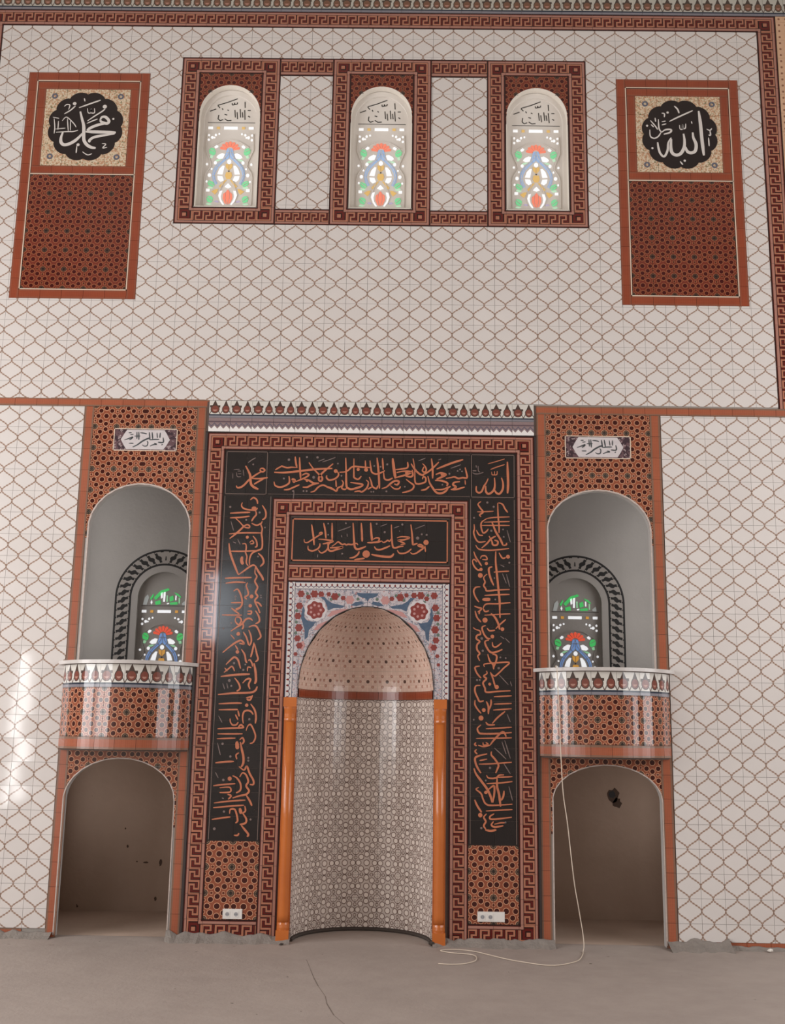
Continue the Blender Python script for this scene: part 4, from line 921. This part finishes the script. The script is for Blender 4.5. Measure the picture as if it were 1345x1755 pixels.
def fcirc(k, x, yy, r, lob=0, n=28):
    fpoly(k, [(x+r*(1+(.12*math.cos(lob*t) if lob else 0))*math.cos(t), yy+r*(1+(.12*math.cos(lob*t) if lob else 0))*math.sin(t)) for t in [2*PI*i/n for i in range(n)]])
fpoly('b', [(342, 236), (372, 232), (396, 258), (430, 278), (520, 296), (500, 310), (440, 312), (400, 330), (392, 300), (375, 262)])
fpoly('b', [(222, 300), (236, 330), (232, 375), (250, 402), (300, 412), (318, 404), (300, 440), (268, 470), (262, 520), (240, 540), (238, 470), (222, 420), (208, 380)])
fpoly('b', [(600, 202), (678, 202), (678, 262), (664, 240), (640, 236), (612, 222)])
fpoly('b', [(560, 292), (590, 268), (640, 262), (650, 280), (600, 296)])
fpoly('p', [(392, 372), (430, 332), (500, 318), (545, 322), (480, 346), (420, 372)])
fpoly('p', [(300, 470), (330, 430), (372, 412), (400, 400), (372, 440), (330, 470)])
fpoly('p', [(212, 560), (232, 545), (246, 580), (222, 620)])
for x, yy, r in ((205, 214, 24), (258, 236, 17), (300, 214, 26), (348, 214, 20), (446, 230, 26), (402, 214, 15), (196, 300, 24), (187, 372, 24), (197, 455, 26), (190, 530, 22), (205, 580, 22), (180, 640, 14), (172, 700, 12), (505, 240, 16)): fcirc('r', x, yy, r, 6)
fcirc('p', 552, 252, 30, 6); fcirc('b', 552, 252, 14); fcirc('g', 205, 580, 9); fcirc('b', 640, 300, 10)
for x, yy in ((250, 212), (275, 262), (475, 218), (178, 334), (178, 415), (176, 492), (420, 250), (610, 246)): fcirc('g', x, yy, 11)
for k, mt_, dy in (('b', M_blue, 0), ('p', M_pinkprint, .0003), ('g', M_green_print, .0003), ('r', M_red, .0004)):
    for Q in FLW[k]:
        mb = MB(); poly_flat(mb, Q, MY-TH-.0008-dy, MY-TH+.001)
        mb.build({'b': 'blue_leaf', 'p': 'pink_petal', 'g': 'green_bud', 'r': 'red_flower'}[k], mt_, sp)
for s in (1, -1):
    mb = MB(); cx_, cz_ = MC+s*fx(312), fz(328)
    poly_flat(mb, [(cx_+.098*(1+.06*math.cos(9*t))*math.cos(t), cz_+.098*(1+.06*math.cos(9*t))*math.sin(t)) for t in [2*PI*i/40 for i in range(40)]], MY-TH-.0018, MY-TH)
    mb.build('large_flower_rim', M_white_tile, sp)
    mb = MB()
    poly_flat(mb, [(cx_+.076*(1+.09*math.cos(7*t))*math.cos(t), cz_+.076*(1+.09*math.cos(7*t))*math.sin(t)) for t in [2*PI*i/40 for i in range(40)]], MY-TH-.0026, MY-TH)
    mb.build('large_flower', M_red, sp)
    mb = MB()
    for k in range(7): poly_flat(mb, circ(cx_+.045*math.cos(2*PI*k/7), cz_+.045*math.sin(2*PI*k/7), .012, 8), MY-TH-.0032, MY-TH)
    mb.build('flower_heart', M_pinkprint, sp)
# niche: half cylinder, brown ring, half dome
def cyl(u, v, d):
    t = PI-u/NR
    return (MC+(NR-d)*math.cos(t), (NR-d)*math.sin(t), v)
def sheet(f, nu, nv, mt_, name, parent):
    vs = [f(i/nu, j/nv) for j in range(nv+1) for i in range(nu+1)]
    return meshobj(name, vs, [(j*(nu+1)+i, j*(nu+1)+i+1, (j+1)*(nu+1)+i+1, (j+1)*(nu+1)+i) for j in range(nv) for i in range(nu)], mt_, parent)
LN = PI*NR
nic = sheet(lambda a, b: cyl(a*LN, b*2.09, 0), 48, 1, M_grout_dark, 'niche_wall', mih)
tiles(nic, M_girih_white, 0, LN, .03, 2.015, .2, .2, ou=LN/2-.078-1.0, ov=.075-.2, M=cyl, nu=5)
rg = sheet(lambda a, b: cyl(a*LN, 2.016+b*.074, .002), 48, 1, M_grout_dark, 'niche_ring', mih)
tiles(rg, M_mosaic_deep, 0, LN, 2.016, 2.092, LN/9, .076, M=lambda u, v, d: cyl(u, v, d+.010), nu=5)
def dome(u, v, d):      # u: azimuth 0..pi, v: height angle
    r = (NR-d)*math.cos(v)**1.06; z = 2.09+(.725-d)*math.sin(v)
    return (MC-r*math.cos(u), r*math.sin(u), z)
dm = sheet(lambda a, b: dome(a*PI, b*PI/2*.999, -.002), 40, 16, M_grout, 'half_dome', mih)
tiles(dm, M_dome, 0, PI, 0, PI/2-.03, PI/10, PI/2/6, ou=-PI/20, ov=0, M=dome, nu=4, nv=4)
for o in dm.children: pass
arch_edge(mih, dl, 2.09, MY-.012, .03, .004, M_profile, 'dome_edge')
# engaged columns
for x0, x1 in ((-.722, -.610), (.578, .690)):
    cx = (x0+x1)/2; r = .044; yb = MY-.022
    co = MB().lathe(cx, yb, [(r*.95, .16), (r, .22), (r*.97, 1.0), (r*.90, 1.80)], 24).build('column', M_orange, mih, smooth=True)
    MB().box(x0+.002, x1-.002, MY-.004, .02, 0.0, 2.01).build('column_backing', M_orange, co)
    MB().lathe(cx, yb, [(r*.92, 1.80), (r*1.12, 1.815), (r*1.12, 1.83), (r, 1.84), (r*1.05, 1.87), (r*1.22, 1.91), (r*1.26, 1.93)], 24).box(x0, x1, yb-r*1.22, MY, 1.93, 2.01).build('capital', M_orange, co)
    MB().lathe(cx, yb, [(r*1.14, .10), (r*1.18, .12), (r*1.1, .145), (r, .16)], 24).box(x0+.002, x1-.002, yb-r*1.18, MY, 0, .10).build('base', M_orange, co)
MB().tube([(MC+(NR-.012)*math.cos(PI-PI*i/30), (NR-.012)*math.sin(PI-PI*i/30), .012) for i in range(31)], .014, 6).build('niche_gap_shade', M_shade_crumb, mih)  # dark tube: shadow and substrate of the foot gap put into one colour

# ------------------------------------------------------------------ two pulpit bays with balconies
BAYS = {
 'L': dict(x=(-2.660, -2.572, -1.620, -1.533), top=4.632, up=(-2.090, .462, 3.495, .410), lo=(-2.115, .479, 1.115, .357), bc=-2.100, wc=-2.108, pl=(-2.375, -1.79, 4.212, 4.425)),
 'R': dict(x=(1.498, 1.586, 2.535, 2.632), top=4.612, up=(2.052, .466, 3.525, .380), lo=(2.071, .470, 1.175, .305), bc=2.060, wc=2.030, pl=(1.757, 2.358, 4.196, 4.412)),
}
def bay(side, label):
    B = BAYS[side]; x0, xa, xb, x1 = B['x']; top = B['top']; bc = B['bc']
    p = tag(empty('pulpit_bay', (bc, 0, 0)), label, 'pulpit')
    au, al = arch(*B['up']), arch(*B['lo'])
    u_plate(x0, x1, 1.50, 4.66, au, 0, .11).build('upper_wall_plate', M_plaster, p)
    u_plate(x0, x1, 0, 1.50, al, 0, .11).build('lower_wall_plate', M_plaster, p)
    tr = MB().box(x0, xa, -.0005, 0, 0, top).box(xb, x1, -.0005, 0, 0, top).build('mosaic_trim', M_grout_dark, p)
    n = 23
    tiles(tr, M_mosaic, x0, xa, 0, top, xa-x0, top/n, y=-.0005, uvf=UV_LEFT, uvkey='l'); tiles(tr, M_mosaic, xb, x1, 0, top, x1-xb, top/n, y=-.0005, uvf=UV_LEFT, uvkey='l')
    us = MB().box(xa, xb, -.0003, 0, top-.02, top).build('upper_spandrel', M_grout_dark, p)
    xm = (xa+xb)/2
    tiles(us, M_girih, xa, xm, 3.4, top, .2, .2, ou=xm-.06-.8, ov=4.04-1.0, y=0, lower=au)
    tiles(us, M_girih, xm, xb, 3.4, top, .2, .2, ou=xm+.06-.2, ov=4.04-1.0, y=0, lower=au)
    ls = MB().box(xa, xb, -.0003, 0, 1.52, 1.545).build('lower_spandrel', M_grout_dark, p)
    tiles(ls, M_girih, xa, xb, .9, 1.545, .2, .2, ou=xm-1.1, ov=1.545-1.0+.06, y=0, lower=al)
    arch_edge(p, au, 2.2, -.009, .012, .009, M_whiteedge); arch_edge(p, al, .02, -.008, .010, .0065, M_whiteedge)
    # balcony
    R, yc = .655, .33
    def cylf(u, v, d):
        t = (u-bc)/R; return (bc+(R+d)*math.sin(t), yc-(R+d)*math.cos(t), v)
    sm = math.asin(min(1, .578/R))*R
    def seg(Ro, Ri, z0, z1, lim):
        tm = lim; n = 40
        po = [(bc+Ro*math.sin(-tm+2*tm*i/n), min(0.0, yc-Ro*math.cos(-tm+2*tm*i/n))) for i in range(n+1)]
        mb = MB(); vs = [(a, b, z) for z in (z0, z1) for a, b in po]
        m_ = n+1
        if Ri is None:
            fs = [tuple(range(m_-1, -1, -1)), tuple(range(m_, 2*m_))]+[(i, i+1, m_+i+1, m_+i) for i in range(n)]+[(n, 0, m_, m_+n)]
            mb.add(vs, fs)
        else:
            pi_ = [(bc+Ri*math.sin(-tm+2*tm*i/n), min(0.0, yc-Ri*math.cos(-tm+2*tm*i/n))) for i in range(n+1)]
            vs = [(a, b, z) for z in (z0, z1) for a, b in po+pi_]; k = 2*m_
            fs = []
            for i in range(n):
                fs += [(i, i+1, k+i+1, k+i), (m_+i+1, m_+i, k+m_+i, k+m_+i+1), (k+i, k+i+1, k+m_+i+1, k+m_+i), (i+1, i, m_+i, m_+i+1)]
            mb.add(vs, fs)
        return mb
    ball = seg(R, R-.07, 1.546, 2.262, sm/R+.005).build('balcony', M_grout_dark, p)
    seg(R-.01, None, 1.535, 1.56, sm/R).build('balcony_floor', M_grout_dark, p)
    gb = MB(); tiles(ball, M_girih, bc-sm, bc+sm, 1.648, 2.062, .2, .2, ou=bc+.085-1.0, ov=1.855-.4, M=cylf, nu=4)
    tiles(ball, M_mosaic, bc-sm, bc+sm, 1.546, 1.648, sm/4, .102, M=cylf, nu=4)
    tiles(ball, M_tulip, bc-sm, bc+sm, 2.062, 2.258, .212, .196, ou=bc-.212*4+.05, M=cylf, nu=4)
    le = seg(.705, .56, 2.262, 2.292, math.acos(yc/.705)).build('ledge', M_ledge, p)
    # bismillah plaque
    a, b, c, d = B['pl']
    q = tag(empty('calligraphy_plaque', ((a+b)/2, -TH, c)), 'small white six sided calligraphy plaque on red star tiles above the %s balcony' % ('left' if side == 'L' else 'right'), 'plaque', None)
    bk = MB().box(a, b, -TH-.004, -TH-.0007, c, d).build('plaque_tile', M_ornate, q)
    rect_line(q, 'plaque_rim', a, b, c, d, .008, -TH-.004, M_whiteline)
    w = b-a; cz = (c+d)/2; ins = .115*w
    hexa = [(a+ins, cz), (a+ins+.03, cz+.055), (a+ins+.055, d-.014), (b-ins-.055, d-.014), (b-ins-.03, cz+.055), (b-ins, cz), (b-ins-.03, cz-.055), (b-ins-.055, c+.014), (a+ins+.055, c+.014), (a+ins+.03, cz-.055)]
    mb = MB(); poly_flat(mb, hexa, -TH-.0056, -TH-.003); mb.build('cartouche', M_white_tile, q)
    lettering(q, ('plaq',), -TH-.0062, dx=0 if side == 'L' else (a+b)/2+2.0826, dz=0 if side == 'L' else -.0145, sw=1.35)
    return p
def f_orn(c):
    n = c.noise(26, 2, .5)
    col = mix(n.gt(.52), lin((96, 72, 76)), lin((62, 46, 52)))
    return mix(c.noise(40, 2).gt(.60), col, lin((150, 132, 132)))
M_ornate = mat('dark_ornate_print', f_orn, .2)
bay('L', 'left pulpit bay with red star tiled balcony between two arched openings, no cable on it')
bay('R', 'right pulpit bay with red star tiled balcony and a white cable hanging over it')

# alcoves behind the openings
def alcove(name, x0, x1, y0, y1, z0, z1, mt_, back=True, mtb=None):
    mb = MB(); v = [(x, y, z) for x in (x0, x1) for y in (y0, y1) for z in (z0, z1)]
    fs = [(0, 1, 3, 2), (4, 6, 7, 5), (0, 2, 6, 4), (1, 5, 7, 3)]
    if back: fs.append((2, 3, 7, 6))
    mb.add(v, fs); return mb.build(name, mt_, wall)
for s in ('L', 'R'):
    B = BAYS[s]; xm = B['lo'][0]
    alcove('lower_alcove', xm-.95, xm+.95, .11, 1.40, .001, 1.53, M_raw)
    xm = B['up'][0]
    alcove('upper_alcove', xm-.95, xm+.95, .11, 1.25, 1.56, 4.62, M_plaster, back=False)
    wc = B['wc']
    k = 4 if s == 'L' else 5
    w = tag(empty('window_%d' % k, (wc, 1.25, 1.9)), kind='structure')
    a = arch(wc, .262, 3.02, .262)
    # back wall of the alcove with the window opening
    mb = u_plate(xm-.97, xm+.97, 1.80, 4.64, a, 1.25, 1.36); mb.box(xm-.97, xm+.97, 1.25, 1.36, 1.55, 1.80)
    mb.build('alcove_back_wall', M_plaster, w)
    pp = MB().box(wc-.30, wc+.30, 1.31, 1.37, 1.80, 3.32).build('plaster_panel', M_plaster, w)
    glazing(pp, wc, 1.31, lambda y: 2.889-(y-640)*.00081, .000755, True)
    # painted chain band
    Ro, Ri, zs = .492, .328, 3.02
    def path(t, r):      # t: metres along the mid line from the left foot
        Rm = (Ro+Ri)/2; h = zs-1.9; L = PI*Rm
        if t < h: return (wc-r, 1.9+t)
        if t < h+L:
            q = PI-(t-h)/Rm; return (wc+r*math.cos(q), zs+r*math.sin(q))
        return (wc+r, zs-(t-h-L))
    tot = 2*(zs-1.9)+PI*(Ro+Ri)/2; n = 180
    def ribbon(mt_, nm, f, wd, y):
        mb = MB(); vs = []
        for i in range(n+1):
            t = tot*i/n; o_ = f(t); vs += [(*path(t, (Ro+Ri)/2+o_-wd(t)), 0), (*path(t, (Ro+Ri)/2+o_+wd(t)), 0)]
        mb.add([(x, y, z) for x, z, _ in vs], [(2*i, 2*i+1, 2*i+3, 2*i+2) for i in range(n)]); return mb.build(nm, mt_, w)
    ribbon(M_chain, 'painted_band', lambda t: 0, lambda t: (Ro-Ri)/2, 1.2492)
    ribbon(M_chainlink, 'painted_links', lambda t: 0, lambda t: .062, 1.2488)
    def pt(t, o_): return path(max(0, min(tot, t)), (Ro+Ri)/2+o_)
    mb = MB(); pitch = .0745; mid = tot/2; k = int(mid/pitch)
    for i in range(-k, k+1):
        s_ = 1 if i < 0 else -1; t0 = mid+i*pitch
        if i == 0:
            shapes = [[(-.008, -.030), (.008, -.030), (.004, .012), (-.004, .012)]]
        else:
            shapes = [[(-.032, .048), (-.008, .053), (-.001, .024), (.018, .012), (.029, -.002), (.025, -.028), (.034, -.048), (.008, -.053), (.001, -.026), (-.018, -.012), (-.028, .004), (-.024, .026)]]
        shapes += [[(.022, .068), (.052, .068), (.040, .052)], [(-.052, -.068), (-.022, -.068), (-.034, -.052)]]
        for sh in shapes:
            Q = [pt(t0+a_*s_*1.12, b_) for a_, b_ in sh]; n0 = len(Q)
            cx_, cz_ = sum(q[0] for q in Q)/n0, sum(q[1] for q in Q)/n0
            mb.add([(cx_, 1.2484, cz_)]+[(q[0], 1.2484, q[1]) for q in Q], [(0, 1+m_, 1+(m_+1) % n0) for m_ in range(n0)])
    tag(mb.build('painted_knots', M_chain, w), kind='stuff')

# a sooty hole and chips in the raw plaster of the lower alcoves
al_ = [o for o in wall.children if o.name.startswith('lower_alcove')]
def blot(par, nm, x, z, rx, rz, mt_, seed, y=1.3985):
    q = random.Random(seed); mb = MB()
    poly_flat(mb, [(x+rx*(1+q.uniform(-.25, .25))*math.cos(2*PI*i/14), z+rz*(1+q.uniform(-.25, .25))*math.sin(2*PI*i/14)) for i in range(14)], y-.0006, y)
    mb.build(nm, mt_, par)
blot(al_[1], 'soot_stain', 2.390, 1.155, .060, .070, M_soot, 1); blot(al_[1], 'soot_stain', 2.425, 1.085, .040, .050, M_soot, 2); blot(al_[1], 'wall_hole', 2.380, 1.165, .032, .036, M_hole, 3, 1.3975)
for x, z, rx, rz, sd in ((-2.163, .453, .028, .008, 4), (-2.02, .45, .014, .034, 5), (-2.35, .60, .010, .014, 6), (-2.382, .766, .008, .010, 7), (-2.25, .46, .012, .006, 8), (-2.05, .12, .012, .02, 9)): blot(al_[0], 'plaster_chip', x, z, rx, rz, M_soot, sd)

# ------------------------------------------------------------------ sockets, cable, crumb
def socket(x0, x1, z0, z1, holes, label):
    y = MY-TH-.0018
    s = tag(empty('socket_plate', ((x0+x1)/2, y, z0)), label, 'socket', None)
    mb = MB(); g = .004
    mb.add([(x0, y, z0), (x1, y, z0), (x1, y, z1), (x0, y, z1), (x0+g, y-.010, z0+g), (x1-g, y-.010, z0+g), (x1-g, y-.010, z1-g), (x0+g, y-.010, z1-g)],
           [(0, 1, 5, 4), (1, 2, 6, 5), (2, 3, 7, 6), (3, 0, 4, 7), (4, 5, 6, 7), (3, 2, 1, 0)])
    mb.build('plate', M_socket, s)
    for hx in holes:
        cz = (z0+z1)/2
        o = MB().box(hx-.021, hx+.021, y-.0125, y-.009, cz-.024, cz+.024).build('insert', M_socket, s)
        mb = MB(); poly_flat(mb, circ(hx, cz, .017, 16), y-.0132, y-.0115); mb.build('socket_face', M_socket_in, o)
        mb = MB()
        for dx in (-.007, .007): poly_flat(mb, circ(hx+dx, cz, .003, 8), y-.0138, y-.0125)
        mb.build('pin_hole', M_hole, o)
socket(-1.176, -1.011, .172, .254, (-1.135, -1.062), 'white double socket plate low on the left star tiled panel')
socket(.958, 1.187, .185, .268, (1.000, 1.066), 'wider white socket plate low on the right star tiled panel')
cp3 = [(1.615, -.205, 2.262), (1.612, -.215, 2.292), (1.612, -.262, 2.304), (1.614, -.290, 2.285), (1.618, -.285, 2.20), (1.632, -.28, 1.80), (1.640, -.27, 1.527), (1.655, -.26, 1.25), (1.690, -.24, 1.0), (1.735, -.23, .57), (1.775, -.21, .33), (1.805, -.20, .15), (1.812, -.21, .05), (1.80, -.235, .008),
       (1.775, -.36, .006), (1.70, -.60, .006), (1.56, -.76, .006), (1.435, -.80, .006), (1.28, -.71, .006), (1.125, -.57, .006), (.936, -.333, .006), (.80, -.25, .006), (.695, -.255, .006), (.64, -.30, .006), (.72, -.38, .006), (.895, -.454, .006), (.90, -.66, .006), (.806, -.796, .006), (.70, -.83, .006), (.605, -.814, .006)]
def cat3(P, n=6):
    Q = [P[0]]+P+[P[-1]]; out = []
    for i in range(1, len(Q)-2):
        for k in range(n):
            t = k/n; out.append(tuple(.5*(2*Q[i][a]+(Q[i+1][a]-Q[i-1][a])*t+(2*Q[i-1][a]-5*Q[i][a]+4*Q[i+1][a]-Q[i+2][a])*t*t+(3*Q[i][a]-Q[i-1][a]-3*Q[i+1][a]+Q[i+2][a])*t**3) for a in (0, 1, 2)))
    return out+[P[-1]]
tag(MB().tube(cat3(cp3), .0038, 8).build('cable', M_cable, smooth=True), 'thin white cable hanging from the right balcony and trailing on the floor', 'cable')
# bits of mortar swept against the wall
r = random.Random(11)
def lump(name, x, yy, s, label, mt_=M_mortar):
    bm = bmesh.new(); bmesh.ops.create_icosphere(bm, subdivisions=1, radius=s)
    for v in bm.verts: v.co = Vector((v.co.x*(1+r.uniform(-.3, .4)), v.co.y*(1+r.uniform(-.3, .3)), v.co.z*.6*(1+r.uniform(-.2, .3))))
    lo = min(v.co.z for v in bm.verts)
    for v in bm.verts: v.co.z -= lo
    me = bpy.data.meshes.new(name); bm.to_mesh(me); bm.free(); me.materials.append(mt_)
    o = bpy.data.objects.new(name, me); link(o, None, (x, yy, 0)); return tag(o, label, 'rubble')
lump('plaster_crumb', 3.36, -.10, .024, 'small pale plaster crumb on the floor below the right tiles', M_windowplaster)
lump('mortar_crumb', .575, -.085, .030, 'dark mortar crumb at the foot of the right orange column', M_shade_crumb)
lump('mortar_crumb', -.66, -.17, .018, 'dark mortar crumb at the foot of the left orange column', M_shade_crumb)
